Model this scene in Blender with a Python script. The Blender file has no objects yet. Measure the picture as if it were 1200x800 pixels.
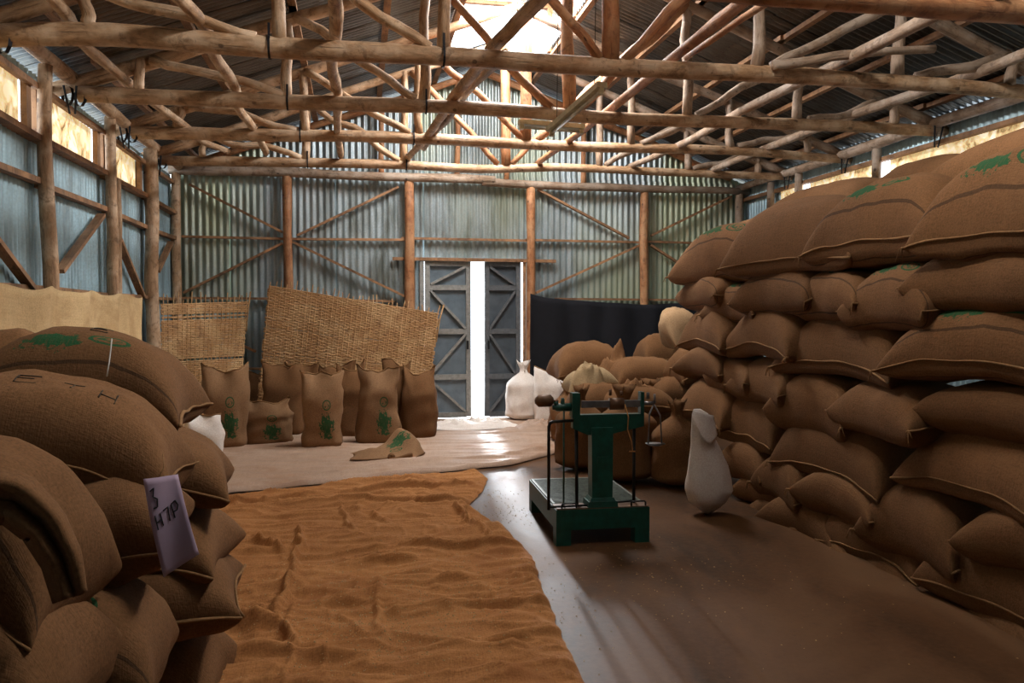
import bpy, bmesh, math, random
from mathutils import Vector, Matrix, noise, Euler
R = math.radians
random.seed(7)
scn = bpy.context.scene
col = scn.collection

# ------------------------------------------------------------------ camera
FPX = 950.0
YAW = R(10.84); PITCH = math.atan(32/FPX)
CAMZ = 1.7
cd = bpy.data.cameras.new('camera'); cam = bpy.data.objects.new('camera', cd); col.objects.link(cam)
cd.sensor_width = 36; cd.lens = FPX/1200*36; cd.clip_start = .05; cd.clip_end = 300
cam.location = (0, 0, CAMZ); cam.rotation_euler = (R(90)-PITCH, 0, -YAW)
scn.camera = cam
# ------------------------------------------------------------------ world, sun, skylights, exposure
w = bpy.data.worlds.new('world'); scn.world = w; w.use_nodes = True
nt = w.node_tree; nt.nodes.clear()
wo = nt.nodes.new('ShaderNodeOutputWorld'); wb = nt.nodes.new('ShaderNodeBackground')
wb.inputs[0].default_value = (.80, .90, 1, 1); wb.inputs[1].default_value = 5.0
nt.links.new(wb.outputs[0], wo.inputs[0])
def light(name, kind, loc, energy, color=(1, 1, 1), rot=(0, 0, 0), size=None, spread=180):
    l = bpy.data.lights.new(name, kind); l.energy = energy; l.color = color
    if kind == 'AREA':
        l.shape = 'RECTANGLE'; l.size, l.size_y = size; l.spread = R(spread)
    o = bpy.data.objects.new(name, l); o.location = loc; o.rotation_euler = rot; col.objects.link(o); return o
sun = light('sun', 'SUN', (2, 20, 6), 5, (.93, .96, 1))
sun.data.angle = R(4)
sun.rotation_euler = Vector((-.075, -1, -.235)).to_track_quat('-Z', 'Y').to_euler()
light('near_skylight', 'AREA', (2.0, 3.9, 6.05), 12, (1, .95, .90), (0, R(12), 0), (1.1, 1.5), 75)
for sg in (-1, 1):   # daylight through the open sides of the two raised ridge caps
    light('near_skylight_side', 'AREA', (2.0+sg*.9, 3.9, 5.82), 205, (1, .96, .91), (0, R(76)*sg, 0), (.36, 1.7), 118)
    light('far_skylight_side', 'AREA', (2.0+sg*.9, 9.9, 5.82), 170, (.97, .98, 1), (0, R(68)*sg, 0), (.36, 2.4), 140)
light('far_skylight', 'AREA', (2.0, 9.9, 6.05), 420, (1, .98, .96), (0, 0, 0), (1.1, 2.2))
light('door_daylight', 'AREA', (1.97, 13.6, 1.4), 150, (.85, .93, 1), (R(-90), 0, 0), (1.0, 2.3))
vs = scn.view_settings
vs.view_transform = 'Standard'; vs.look = 'None'; vs.gamma = 1; vs.use_curve_mapping = False
vs.exposure = 0.0

# ------------------------------------------------------------------ projection helpers (photo pixel -> real point)
CM = Euler(cam.rotation_euler).to_matrix(); CL = Vector(cam.location)
def ray(px, py): return CM @ Vector(((px-600)/FPX, -(py-400)/FPX, -1))
def PY(px, py, Y): d = ray(px, py); return CL + d*((Y-CL.y)/d.y)
def PX(px, py, X): d = ray(px, py); return CL + d*((X-CL.x)/d.x)
def PZ(px, py, Z=0): d = ray(px, py); return CL + d*((Z-CL.z)/d.z)

# ------------------------------------------------------------------ materials
def new_mat(name):
    m = bpy.data.materials.new(name); m.use_nodes = True
    n = m.node_tree; b = n.nodes['Principled BSDF']; return m, n, b
def N(n, t, **k):
    x = n.nodes.new(t)
    for a, v in k.items(): setattr(x, a, v)
    return x
def ramp(n, src, stops):
    r = N(n, 'ShaderNodeValToRGB'); e = r.color_ramp.elements
    while len(e) > 2: e.remove(e[-1])
    for i, (p, c) in enumerate(stops):
        if i > 1: e.new(p)
        e[i].position = p; e[i].color = (*c, 1) if len(c) == 3 else c
    n.links.new(src, r.inputs[0]); return r.outputs[0]
def coords(n, kind='Object', scale=(1, 1, 1)):
    t = N(n, 'ShaderNodeTexCoord'); m = N(n, 'ShaderNodeMapping'); m.inputs['Scale'].default_value = scale
    n.links.new(t.outputs[kind], m.inputs[0]); return m.outputs[0]
def noisetex(n, vec, scale, detail=4, rough=.6, dist=0):
    x = N(n, 'ShaderNodeTexNoise'); x.inputs['Scale'].default_value = scale; x.inputs['Detail'].default_value = detail
    x.inputs['Roughness'].default_value = rough; x.inputs['Distortion'].default_value = dist
    n.links.new(vec, x.inputs['Vector']); return x.outputs['Fac']
def mix(n, fac, a, b, mode='MIX'):
    x = N(n, 'ShaderNodeMix'); x.data_type = 'RGBA'; x.blend_type = mode
    for s, v in ((0, fac), (6, a), (7, b)):
        if hasattr(v, 'is_output'): n.links.new(v, x.inputs[s])
        else: x.inputs[s].default_value = v if s == 0 else (*v, 1)
    return x.outputs[2]
def mth(n, op, a, b=0.0, clamp=False):
    x = N(n, 'ShaderNodeMath'); x.operation = op; x.use_clamp = clamp
    for i, v in enumerate((a, b)):
        if hasattr(v, 'is_output'): n.links.new(v, x.inputs[i])
        else: x.inputs[i].default_value = v
    return x.outputs[0]
def bump(n, b, h, strength, dist=.01):
    x = N(n, 'ShaderNodeBump'); x.inputs['Strength'].default_value = strength; x.inputs['Distance'].default_value = dist
    n.links.new(h, x.inputs['Height']); n.links.new(x.outputs[0], b.inputs['Normal'])
def objrand(n):
    return N(n, 'ShaderNodeObjectInfo').outputs['Random']

def wood_mat(name, dark, light_, pale=None):
    m, n, b = new_mat(name)
    g = noisetex(n, coords(n, 'UV', (7, 1.4, 1)), 4, 7, .7, .8)
    c = ramp(n, g, [(.34, dark), (.60, light_)])
    k = noisetex(n, coords(n, 'Object', (1, 1, 1)), 3.5, 4, .6)
    c = mix(n, ramp(n, k, [(.45, (0, 0, 0)), (.60, (.75, .75, .75))]), c, pale or tuple(min(1, x*1.5) for x in light_))
    k2 = noisetex(n, coords(n, 'Object', (1, 1, 1)), 9, 5, .7, .5)
    c = mix(n, ramp(n, k2, [(.55, (0, 0, 0)), (.66, (.7, .7, .7))]), c, tuple(x*.6 for x in dark))
    cr = noisetex(n, coords(n, 'UV', (30, .9, 1)), 3, 3, .6)
    c = mix(n, ramp(n, cr, [(.62, (0, 0, 0)), (.68, (.75, .75, .75))]), c, tuple(x*.4 for x in dark))
    kn = noisetex(n, coords(n, 'UV', (5, 3, 1)), 3.0, 1, .4)
    c = mix(n, ramp(n, kn, [(.70, (0, 0, 0)), (.75, (.85, .85, .85))]), c, tuple(x*.3 for x in dark))
    r = objrand(n)
    c = mix(n, mth(n, 'MULTIPLY', r, .40), c, tuple(x*.8 for x in dark))
    n.links.new(c, b.inputs['Base Color']); b.inputs['Roughness'].default_value = .62
    h = mth(n, 'SUBTRACT', g, mth(n, 'MULTIPLY', ramp(n, cr, [(.6, (0, 0, 0)), (.68, (1, 1, 1))]), .5))
    bump(n, b, h, .8, .008); return m
def metal_mat(name, base, stain, rough=.45, metallic=.55, tint=None, stain_amt=.75):
    m, n, b = new_mat(name)
    s = noisetex(n, coords(n, 'Object', (1.6, 1.6, .35)), 2.2, 6, .62, .4)
    f = noisetex(n, coords(n, 'Object'), 42, 2, .5)
    c = mix(n, ramp(n, f, [(.35, (0, 0, 0)), (.7, (1, 1, 1))]), tuple(x*.8 for x in base), base)
    c = mix(n, ramp(n, s, [(.46, (0, 0, 0)), (.66, (stain_amt,)*3)]), c, stain)
    if tint:
        t = noisetex(n, coords(n, 'Object', (.5, .5, .15)), 1.0, 2, .5)
        c = mix(n, ramp(n, t, [(.47, (0, 0, 0)), (.60, (.8, .8, .8))]), c, tint)
    c = mix(n, mth(n, 'MULTIPLY', objrand(n), .45), c, tuple(x*.6 for x in base))
    n.links.new(c, b.inputs['Base Color'])
    b.inputs['Metallic'].default_value = metallic; b.inputs['Roughness'].default_value = rough
    return m
def cloth_mat(name, c1, c2, weave=110, stains=None, rough=.95, bumps=.7, printed=None, sheen=0.0, lines=None, blob=(.42, .36), uvw=(1, 1), ring=(.24, .02), bs=(.15, .11), stripe=0):
    m, n, b = new_mat(name)
    a = noisetex(n, coords(n, 'UV', (weave*uvw[0], weave*.08*uvw[1], 1)), 1.6, 3, .6)
    a2 = noisetex(n, coords(n, 'UV', (weave*.08*uvw[0], weave*uvw[1], 1)), 1.6, 3, .6)
    th = mth(n, 'MULTIPLY', mth(n, 'ADD', a, a2), .5)
    big = noisetex(n, coords(n, 'Object'), 2.6, 4, .6)
    fine = noisetex(n, coords(n, 'Object'), 90, 2, .5)
    f = mth(n, 'ADD', mth(n, 'MULTIPLY', th, .55), mth(n, 'MULTIPLY', big, .45))
    c = ramp(n, f, [(.36, c2), (.62, c1)])
    c = mix(n, ramp(n, fine, [(.3, (0, 0, 0)), (.75, (.55,)*3)]), c, tuple(min(1, x*1.45) for x in c1))
    if stains:
        s = noisetex(n, coords(n, 'Object'), 1.3, 5, .65, .6)
        c = mix(n, ramp(n, s, [(.5, (0, 0, 0)), (.68, (.7,)*3)]), c, stains)
    c = mix(n, mth(n, 'MULTIPLY', objrand(n), .30), c, tuple(x*.55 for x in c2))
    if printed:
        t = N(n, 'ShaderNodeTexCoord'); sp = N(n, 'ShaderNodeSeparateXYZ'); n.links.new(t.outputs['UV'], sp.inputs[0])
        U, V = sp.outputs[0], sp.outputs[1]
        nn = noisetex(n, coords(n, 'UV'), 16, 4, .7)
        def dist(cx, cy, sx, sy):
            dx = mth(n, 'DIVIDE', mth(n, 'SUBTRACT', U, cx), sx); dy = mth(n, 'DIVIDE', mth(n, 'SUBTRACT', V, cy), sy)
            return mth(n, 'SQRT', mth(n, 'ADD', mth(n, 'MULTIPLY', dx, dx), mth(n, 'MULTIPLY', dy, dy)))
        bx, by = blob
        d1 = mth(n, 'ADD', dist(bx, by, *bs), mth(n, 'MULTIPLY', mth(n, 'SUBTRACT', nn, .5), 3.2))
        m1 = mth(n, 'LESS_THAN', d1, .85)
        d2 = dist(bx+ring[0], by+ring[1], .085, .06)
        m2 = mth(n, 'LESS_THAN', mth(n, 'ABSOLUTE', mth(n, 'SUBTRACT', d2, 1)), .13)
        m3 = mth(n, 'MULTIPLY', mth(n, 'LESS_THAN', d2, .7), mth(n, 'GREATER_THAN', nn, .53))
        mk_ = mth(n, 'MAXIMUM', m1, mth(n, 'MAXIMUM', m2, m3))
        if stripe: c = mix(n, mth(n, 'MULTIPLY', mth(n, 'LESS_THAN', mth(n, 'ABSOLUTE', mth(n, 'SUBTRACT', V, stripe)), .006), .6), c, (.02, .014, .01))
        mk_ = mth(n, 'MULTIPLY', mk_, ramp(n, a, [(.3, (.5,)*3), (.5, (.95,)*3)]))
        c = mix(n, mk_, c, printed)
    n.links.new(c, b.inputs['Base Color']); b.inputs['Roughness'].default_value = rough
    b.inputs['Specular IOR Level'].default_value = .15
    h = mth(n, 'ADD', mth(n, 'MULTIPLY', th, .7), mth(n, 'MULTIPLY', fine, .4))
    bump(n, b, h, bumps, .006); return m
def plain(name, c, rough=.6, metallic=0, nz=12, amt=.4):
    m, n, b = new_mat(name)
    f = noisetex(n, coords(n, 'Object'), nz, 4, .6)
    cc = ramp(n, f, [(.35, tuple(x*(1-amt) for x in c)), (.65, c)])
    n.links.new(cc, b.inputs['Base Color']); b.inputs['Roughness'].default_value = rough; b.inputs['Metallic'].default_value = metallic
    return m
M = {}
M['pole'] = wood_mat('pale_pole_wood', (.26, .14, .065), (.60, .36, .19), (.78, .56, .37))
M['pole_red'] = wood_mat('red_pole_wood', (.26, .10, .04), (.54, .23, .09), (.64, .36, .18))
M['pole_grey'] = wood_mat('grey_weathered_wood', (.20, .13, .08), (.44, .30, .20), (.58, .46, .36))
M['board'] = wood_mat('board_wood', (.15, .075, .035), (.34, .175, .08))
M['wall_metal'] = metal_mat('galvanised_sheet', (.52, .61, .64), (.13, .14, .11), .36, .5, (.44, .49, .30), .85)
M['left_metal'] = metal_mat('blue_galvanised_sheet', (.50, .70, .78), (.20, .24, .25), .36, .45)
M['roof_metal'] = metal_mat('roof_sheet', (.19, .20, .205), (.10, .08, .055), .3, .7)
M['burlap'] = cloth_mat('sack_burlap', (.19, .093, .040), (.10, .046, .018))
G = (.012, .075, .028)
M['burlap_print'] = cloth_mat('sack_burlap_printed', (.19, .093, .040), (.10, .046, .018), printed=G, blob=(.40, .20), bs=(.15, .075), stripe=.06)
M['burlap_stand'] = cloth_mat('standing_sack_printed', (.27, .15, .075), (.15, .08, .04), printed=G, blob=(.62, .30), weave=90, ring=(.0, .27), bs=(.16, .17))
M['seam'] = cloth_mat('seam_jute', (.26, .14, .06), (.15, .075, .033), 40)
M['hang'] = cloth_mat('hanging_burlap', (.66, .47, .25), (.46, .30, .14), 60, (.38, .22, .09), uvw=(3, 1))
M['rug'] = cloth_mat('floor_burlap', (.37, .165, .058), (.21, .082, .026), 60, (.25, .095, .03), uvw=(5, 6), bumps=.7)
M['tarp'] = cloth_mat('floor_tarp', (.42, .29, .21), (.27, .17, .115), 20, (.30, .16, .09), uvw=(5, 5), rough=.6, bumps=.15)
M['white_bag'] = cloth_mat('white_woven_plastic', (.78, .68, .62), (.62, .50, .44), 60, rough=.5, bumps=.15)
M['white_print'] = cloth_mat('white_plastic_printed', (.74, .66, .60), (.60, .50, .44), 60, rough=.5, bumps=.15, printed=(.02, .22, .12), blob=(.5, .3))
M['cream_cloth'] = cloth_mat('cream_cloth', (.36, .255, .14), (.20, .13, .065), 50, bumps=.2)
M['black_cloth'] = plain('black_cloth', (.004, .0045, .009), .9)
M['pale_burlap'] = cloth_mat('pale_burlap', (.36, .23, .125), (.22, .13, .065), 60)
M['mat'] = wood_mat('split_bamboo', (.34, .16, .055), (.62, .35, .14), (.72, .46, .22))
M['green'] = plain('green_scale_paint', (.004, .075, .052), .42, 0, 14, .5)
M['green_top'] = plain('worn_platform_plate', (.15, .18, .15), .45, .3, 30, .5)
M['iron'] = plain('dark_iron', (.02, .022, .022), .5, .4)
M['steel'] = plain('beam_steel', (.28, .26, .26), .35, .7)
M['brass'] = plain('rusty_poise', (.16, .08, .04), .5, .4)
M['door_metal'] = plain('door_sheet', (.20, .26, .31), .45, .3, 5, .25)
M['door_metal_dark'] = plain('shaded_door_sheet', (.10, .125, .15), .5, .3, 5, .3)  # door sheet again, the right leaf's shade put into its colour
M['door_wood_dark'] = plain('shaded_door_frame', (.13, .14, .15), .7, 0, 20, .3)  # same door frame, darkened in colour to stand for shade on the right leaf
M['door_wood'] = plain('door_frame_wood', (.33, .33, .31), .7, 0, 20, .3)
M['tag'] = plain('mauve_paper', (.48, .35, .46), .85, 0, 4, .12)
M['ink'] = plain('ink', (.01, .01, .012), .8)
M['lamp'] = plain('lamp_batten_paint', (.55, .48, .30), .5, 0, 14, .3)
M['strap'] = plain('strap_iron', (.025, .025, .03), .5, .5)
M['bean'] = plain('parchment_coffee', (.50, .33, .14), .7, 0, 60, .5)
M['thread'] = plain('white_thread', (.62, .60, .55), .8)
M['string'] = plain('orange_string', (.55, .24, .07), .9)
M['cap'] = plain('skylight_cap_sheet', (.80, .74, .62), .6)

def floor_mat():
    m, n, b = new_mat('dusty_concrete')
    s = noisetex(n, coords(n, 'Object', (1, .6, 1)), 1.1, 6, .62, .5)
    f = noisetex(n, coords(n, 'Object'), 30, 4, .6)
    sp = noisetex(n, coords(n, 'Object'), 70, 1, .5)
    c = ramp(n, s, [(.36, (.022, .009, .003)), (.5, (.085, .034, .011)), (.66, (.135, .064, .026))])
    c = mix(n, ramp(n, f, [(.35, (0, 0, 0)), (.7, (.4,)*3)]), c, (.14, .068, .028))
    c = mix(n, ramp(n, sp, [(.72, (0, 0, 0)), (.77, (.8,)*3)]), c, (.06, .03, .015))
    n.links.new(c, b.inputs['Base Color'])
    b.inputs['Specular IOR Level'].default_value = .22
    rr = ramp(n, s, [(.3, (.42,)*3), (.7, (.7,)*3)]); n.links.new(rr, b.inputs['Roughness'])
    bump(n, b, f, .25, .004); return m
M['floor'] = floor_mat()
def window_mat():
    m, n, b = new_mat('backlit_plastic_sheet')
    s = noisetex(n, coords(n, 'Object', (1, 1, 1)), 5.5, 6, .68, .8)
    s2 = noisetex(n, coords(n, 'Object', (1, 1, 1)), 1.6, 2, .5)
    c = ramp(n, s, [(.36, (.22, .12, .035)), (.47, (.70, .50, .24)), (.60, (1, .90, .66))])
    c = mix(n, ramp(n, s2, [(.45, (0, 0, 0)), (.7, (.6,)*3)]), c, (.55, .40, .17))
    n.links.new(c, b.inputs['Base Color']); n.links.new(c, b.inputs['Emission Color'])
    b.inputs['Emission Strength'].default_value = .9; b.inputs['Roughness'].default_value = .6
    return m
M['window'] = window_mat()

# ------------------------------------------------------------------ object helpers
def tag(o, label=None, cat=None, group=None, kind=None):
    if label: o['label'] = label
    if cat: o['category'] = cat
    if group: o['group'] = group
    if kind: o['kind'] = kind
    return o
def empty(name, loc=(0, 0, 0), **k):
    o = bpy.data.objects.new(name, None); o.location = loc; o.empty_display_size = .1; col.objects.link(o); return tag(o, **k)
class MB:
    def __init__(s): s.v = []; s.f = []; s.uv = []
    def add(s, verts, faces, uvs=None):
        o = len(s.v); s.v += [Vector(p) for p in verts]
        s.f += [tuple(i+o for i in f) for f in faces]
        s.uv += uvs if uvs else [(p[0], p[1]) for p in verts]
    def box(s, c, d, rot=None):
        c = Vector(c); hx, hy, hz = d[0]/2, d[1]/2, d[2]/2
        vs_ = [Vector((x, y, z)) for x in (-hx, hx) for y in (-hy, hy) for z in (-hz, hz)]
        if rot is not None: vs_ = [rot @ p for p in vs_]
        big = max(range(3), key=lambda i: d[i])
        uv = [((0, .3)[k & 1] if big != 2 else (0, .3)[(k >> 1) & 1], (0, d[big])[(k >> (2-big)) & 1]) for k in range(8)]
        s.add([c+p for p in vs_], [(0, 1, 3, 2), (4, 6, 7, 5), (0, 4, 5, 1), (2, 3, 7, 6), (0, 2, 6, 4), (1, 5, 7, 3)], uv)
    def beam(s, a, b, wd, th, up=(0, 0, 1)):
        a = Vector(a); b = Vector(b); d = b-a; L = d.length; z = d.normalized(); upv = Vector(up)
        x = upv.cross(z)
        if x.length < 1e-4: x = Vector((1, 0, 0)).cross(z)
        x.normalize(); y = z.cross(x)
        Rm = Matrix((x, y, z)).transposed(); s.box((a+b)/2, (wd, th, L), Rm)
    def tube(s, pts, r, n=8, cap=True, wob=0, seed=0):
        pts = [Vector(p) for p in pts]
        if not hasattr(r, '__len__'): r = [r]*len(pts)
        base = len(s.v); L = 0; px_ = None
        for i, p in enumerate(pts):
            t = (pts[min(i+1, len(pts)-1)]-pts[max(i-1, 0)]).normalized()
            if px_ is None:
                px_ = t.orthogonal().normalized()
            px_ = (px_-t*px_.dot(t)).normalized(); py_ = t.cross(px_)
            if i: L += (p-pts[i-1]).length
            for k in range(n):
                a = 2*math.pi*k/n
                rr = r[i]*(1+wob*noise.noise(Vector((math.cos(a)*1.2, math.sin(a)*1.2, L*3+seed*7.3))))
                s.v.append(p+px_*math.cos(a)*rr+py_*math.sin(a)*rr); s.uv.append((k/n*.35, L))
        for i in range(len(pts)-1):
            for k in range(n):
                a = base+i*n+k; b = base+i*n+(k+1) % n
                s.f.append((a, b, b+n, a+n))
        if cap:
            s.f.append(tuple(base+k for k in reversed(range(n)))); s.f.append(tuple(base+(len(pts)-1)*n+k for k in range(n)))
    def grid(s, fn, nu, nv, uvf=None, closed_u=False):
        base = len(s.v)
        for i in range(nu+1):
            for j in range(nv+1):
                u, v = i/nu, j/nv
                s.v.append(Vector(fn(u, v))); s.uv.append(uvf(u, v) if uvf else (u, v))
        for i in range(nu):
            for j in range(nv):
                a = base+i*(nv+1)+j; s.f.append((a, a+nv+1, a+nv+2, a+1))
    def build(s, name, m, parent=None, smooth=True, origin=None, local=False, **k):
        """vertices are in world space; parents are unrotated unless local=True (vertices in the parent's space)"""
        me = bpy.data.meshes.new(name)
        if parent is not None: off = Vector((0, 0, 0)) if local else wloc(parent)
        elif origin is not None: off = Vector(origin)
        else:
            xs = [p.x for p in s.v]; ys = [p.y for p in s.v]; zs = [p.z for p in s.v]
            off = Vector(((min(xs)+max(xs))/2, (min(ys)+max(ys))/2, min(zs)))
        me.from_pydata([tuple(p-off) for p in s.v], [], s.f)
        ul = me.uv_layers.new(name='UVMap')
        idx = [0]*len(me.loops); me.loops.foreach_get('vertex_index', idx)
        flat = [0.0]*(2*len(idx))
        for i, q in enumerate(idx): flat[2*i], flat[2*i+1] = s.uv[q]
        ul.data.foreach_set('uv', flat)
        me.materials.append(m)
        if smooth: me.polygons.foreach_set('use_smooth', [True]*len(me.polygons))
        me.update()
        o = bpy.data.objects.new(name, me); col.objects.link(o)
        if parent is not None: o.parent = parent
        else: o.location = off
        return tag(o, **k)
def wloc(p):
    v = Vector(p.location)
    while p.parent: p = p.parent; v += Vector(p.location)
    return v
def wavy(a, b, n=10, amp=.03, seed=0, plane=None):
    a = Vector(a); b = Vector(b); out = []
    for i in range(n+1):
        t = i/n; p = a.lerp(b, t); e = math.sin(math.pi*t)**.5 if 0 < t < 1 else 0
        q = Vector((noise.noise(Vector((t*2.3, seed*3.7, 0))), noise.noise(Vector((t*2.3, seed*3.7, 9))), noise.noise(Vector((t*2.3, seed*3.7, 19)))))
        out.append(p+q*amp*e*2)
    return out
def pole(name, pts, r0, r1, m, parent=None, n=9, wob=.25, seed=None, **k):
    global _ps; _ps += 1
    if seed is None: seed = _ps
    b = MB(); N_ = len(pts); b.tube(pts, [r0+(r1-r0)*i/(N_-1) for i in range(N_)], n, True, wob, seed)
    return b.build(name, m, parent, **k)
_ps = 0
def spol(name, a, b, r0, r1, m, parent=None, amp=.03, n=9, **k):
    global _ps
    return pole(name, wavy(a, b, n, amp, _ps+1), r0, r1, m, parent, **k)

# ------------------------------------------------------------------ setting: shell
XL, XR, YB, YF = -2.75, 6.62, 13.15, -3.0
RX, RZ, SL = 2.0, 5.72, .37
def zroof(x): return RZ-SL*abs(x-RX)
fl = MB(); fl.box(((XL+XR)/2, (YB+YF)/2, -.06), (XR-XL+.3, YB-YF+.3, .12))
fl.build('floor', M['floor'], smooth=False, kind='structure')
gr = MB(); gr.box((2, 19.4, -.12), (30, 12.0, .1)); gr.build('ground_outside', plain('pale_dust_ground', (.62, .56, .47), .9), smooth=False, kind='structure')

def corr_sheet(name, parent, m, fn, length, pitch, nv, amp=.017):
    """fn(s, t, off) -> world point; s across the corrugations, t along, off = out of plane"""
    b = MB(); n = max(2, int(round(length/pitch*6)))
    def f(u, v): s_ = u*length; return fn(s_, v, amp*math.sin(s_/pitch*2*math.pi))
    b.grid(f, n, nv, lambda u, v: (u*length, v))
    return b.build(name, m, parent)
# back wall
wbk = empty('wall_back', (2, YB, 0), kind='structure')
DX0, DX1, DZ = 1.02, 2.72, 2.58
x = XL; i = 0
while x < XR-.01:
    x2 = min(x+.8, XR)
    if x < 1.0 < x2: x2 = 1.02
    if x < 2.72 < x2 and x >= 1.0: x2 = 2.72
    off = .006*(i % 2)
    inside = x >= 1.0 and x2 <= 2.73
    zb = DZ+.02 if inside else 0
    corr_sheet('corrugated_sheet', wbk, M['wall_metal'], lambda s, t, o, x=x, zb=zb, off=off: (x+s, YB+o+off, zb+(3.95-zb)*t), x2-x+.03, .102, 2)
    corr_sheet('gable_sheet', wbk, M['wall_metal'], lambda s, t, o, x=x, off=off: (x+s, YB+.03+o+off, 3.85+max(0.02, zroof(x+s)-.05-3.85)*t), x2-x+.03, .102, 2)
    x = x2; i += 1
post_px = [(207, .075, 'pole'), (337, .075, 'pole_red'), (480, .085, 'pole_red'), (622, .08, 'pole_red'), (755, .075, 'pole_red'), (866, .075, 'pole_grey')]
PXS = []
for px, r, mm in post_px:
    X = PY(px, 300, 13.0).x; PXS.append(X)
    spol('wall_post', (X, 13.0, 0), (X, 13.0, 3.82), r, r*.92, M[mm], wbk, .015)
b = MB()
spol('wall_plate', (XL, 12.97, 3.88), (2.2, 12.97, 3.86), .075, .07, M['pole_grey'], wbk, .03)
spol('wall_plate', (2.0, 12.99, 3.83), (XR, 12.97, 3.80), .07, .06, M['pole_grey'], wbk, .03)
def bk(name, p, q, wd=.07, th=.035, mm='board', Y=13.07):
    a = PY(p[0], p[1], Y); c = PY(q[0], q[1], Y); m_ = MB(); m_.beam(a, c, th, wd, (0, 1, 0)); return m_.build(name, M[mm], wbk, smooth=False)
for p, q in [((213, 277), (337, 280)), ((337, 280), (480, 281)), ((470, 279), (622, 282)), ((615, 281), (755, 284)), ((755, 283), (866, 286)),
             ((213, 349), (337, 350)), ((337, 350), (462, 353)), ((650, 350), (755, 351)), ((755, 351), (850, 352)), ((213, 430), (480, 436))]:
    bk('batten', p, q)
bk('lintel', (460, 303), (651, 306), .08, .05)
for p, q in [((222, 216), (331, 272)), ((331, 285), (215, 343)), ((467, 219), (348, 276)), ((342, 283), (474, 347)), ((630, 222), (737, 279)),
             ((628, 343), (750, 287)), ((762, 287), (820, 324)), ((763, 276), (857, 230)), ((215, 372), (300, 412))]:
    bk('diagonal_brace', p, q, .075, .035, 'board', 13.03)
for x0, x1, zz in [(-2.3, 2.0, 0), (2.0, 6.3, 0)]:
    m_ = MB()
    spol('gable_rafter', (x0, 13.02, zroof(x0)-.12), (x1, 13.02, zroof(x1)-.12), .06, .05, M['pole_red'], wbk, .03)
for X in (0.4, 1.6, 2.4, 3.7): spol('gable_stud', (X, 13.03, 3.85), (X, 13.03, zroof(X)-.15), .045, .04, M['pole_red'], wbk, .015)
m_ = MB(); m_.beam((-.6, 13.06, 4.55), (4.6, 13.06, 4.5), .03, .07, (0, 1, 0)); m_.build('batten', M['board'], wbk, smooth=False)

# left wall
wl = empty('wall_left', (XL, 5, 0), kind='structure')
y = YF; i = 0
WY1 = 11.0
while y < YB-.01:
    y2 = min(y+.8, YB); off = -.006*(i % 2)
    corr_sheet('corrugated_sheet', wl, M['left_metal'], lambda s, t, o, y=y, off=off: (XL+o+off, y+s, 3.26*t), y2-y+.03, .09, 1)
    corr_sheet('upper_sheet', wl, M['left_metal'], lambda s, t, o, y=y, off=off: (XL-.02+o+off, y+s, 3.68+.13*t), y2-y+.03, .09, 1)
    if y2 > WY1: corr_sheet('upper_sheet', wl, M['left_metal'], lambda s, t, o, y=y, off=off: (XL-.02+o+off, max(y, WY1)+s, 3.2+.5*t), y2-max(y, WY1)+.03, .09, 1)
    y = y2; i += 1
lposts = [(57, .065), (132, .065), (178, .095)]
LPY = []
for px, r in lposts:
    Y = PX(px, 300, -2.62).y; LPY.append(Y)
    spol('wall_post', (-2.62, Y, 0), (-2.62, Y, 3.84), r, r*.9, M['pole'], wl, .02)
for Y in (5.9, 4.0, 2.1, .2, -1.8): spol('wall_post', (-2.62, Y, 0), (-2.62, Y, 3.84), .065, .06, M['pole'], wl, .02)
# extra thin pole beside second post
spol('wall_post', (-2.60, LPY[1]+.14, 1.2), (-2.60, LPY[1]+.16, 3.2), .04, .035, M['pole'], wl, .02)
for a, b_ in ((YF, 3.6), (3.4, 8.6), (8.4, 13.1)):
    spol('wall_plate', (-2.60, a, 3.90), (-2.60, b_, 3.90), .07, .065, M['pole'], wl, .02)
edges = [YF, -1.9, .1, 2.0, 3.9, 5.8] + LPY + [YB-.1]
for k in range(len(edges)-1):
    a, b_ = edges[k]+.02, edges[k+1]-.02
    for z, wd, th in ((3.22, .11, .05), (2.83, .085, .05), (3.66, .06, .05), (1.92, .07, .04)):
        m_ = MB(); dz = random.uniform(-.015, .015); m_.beam((-2.69, a, z+dz), (-2.69, b_, z-dz), th, wd, (0, 0, 1) if 0 else (1, 0, 0)); m_.build('rail', M['board'], wl, smooth=False)
# clerestory panels: windows
wn = 0
wy = [YF+.2, -1.8, .2, 2.1, 4.0, 5.9] + LPY
for k in range(len(wy)-1):
    a, b_ = wy[k]+.05, wy[k+1]-.22
    if k == len(wy)-2: b_ = min(b_, PX(160, 240, XL).y)
    if b_ < 5:
        corr_sheet('upper_sheet', wl, M['left_metal'], lambda s, t, o, a=a: (XL-.02+o, a-.2+s, 3.2+.5*t), b_-a+.5, .09, 1); continue
    wn += 1
    m_ = MB(); m_.box((XL-.01, (a+b_)/2, 3.45), (.012, b_-a, .42)); wobj = m_.build('window_%d' % wn, M['window'], None, smooth=False, kind='structure')
    for yy in (a-.0, b_+.06):
        m_ = MB(); m_.box((XL+.03, yy, 3.46), (.05, .1, .42)); m_.build('stile', M['board'], wobj, smooth=False)
def lw(p, q, wd=.08, th=.04, X=-2.66):
    a = PX(p[0], p[1], X); c = PX(q[0], q[1], X); m_ = MB(); m_.beam(a, c, th, wd, (1, 0, 0)); return m_.build('diagonal_brace', M['board'], wl, smooth=False)
for p, q in [((-30, 250), (40, 342)), ((70, 318), (119, 252)), ((137, 276), (167, 348)), ((184, 318), (200, 284))]: lw(p, q)

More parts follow.
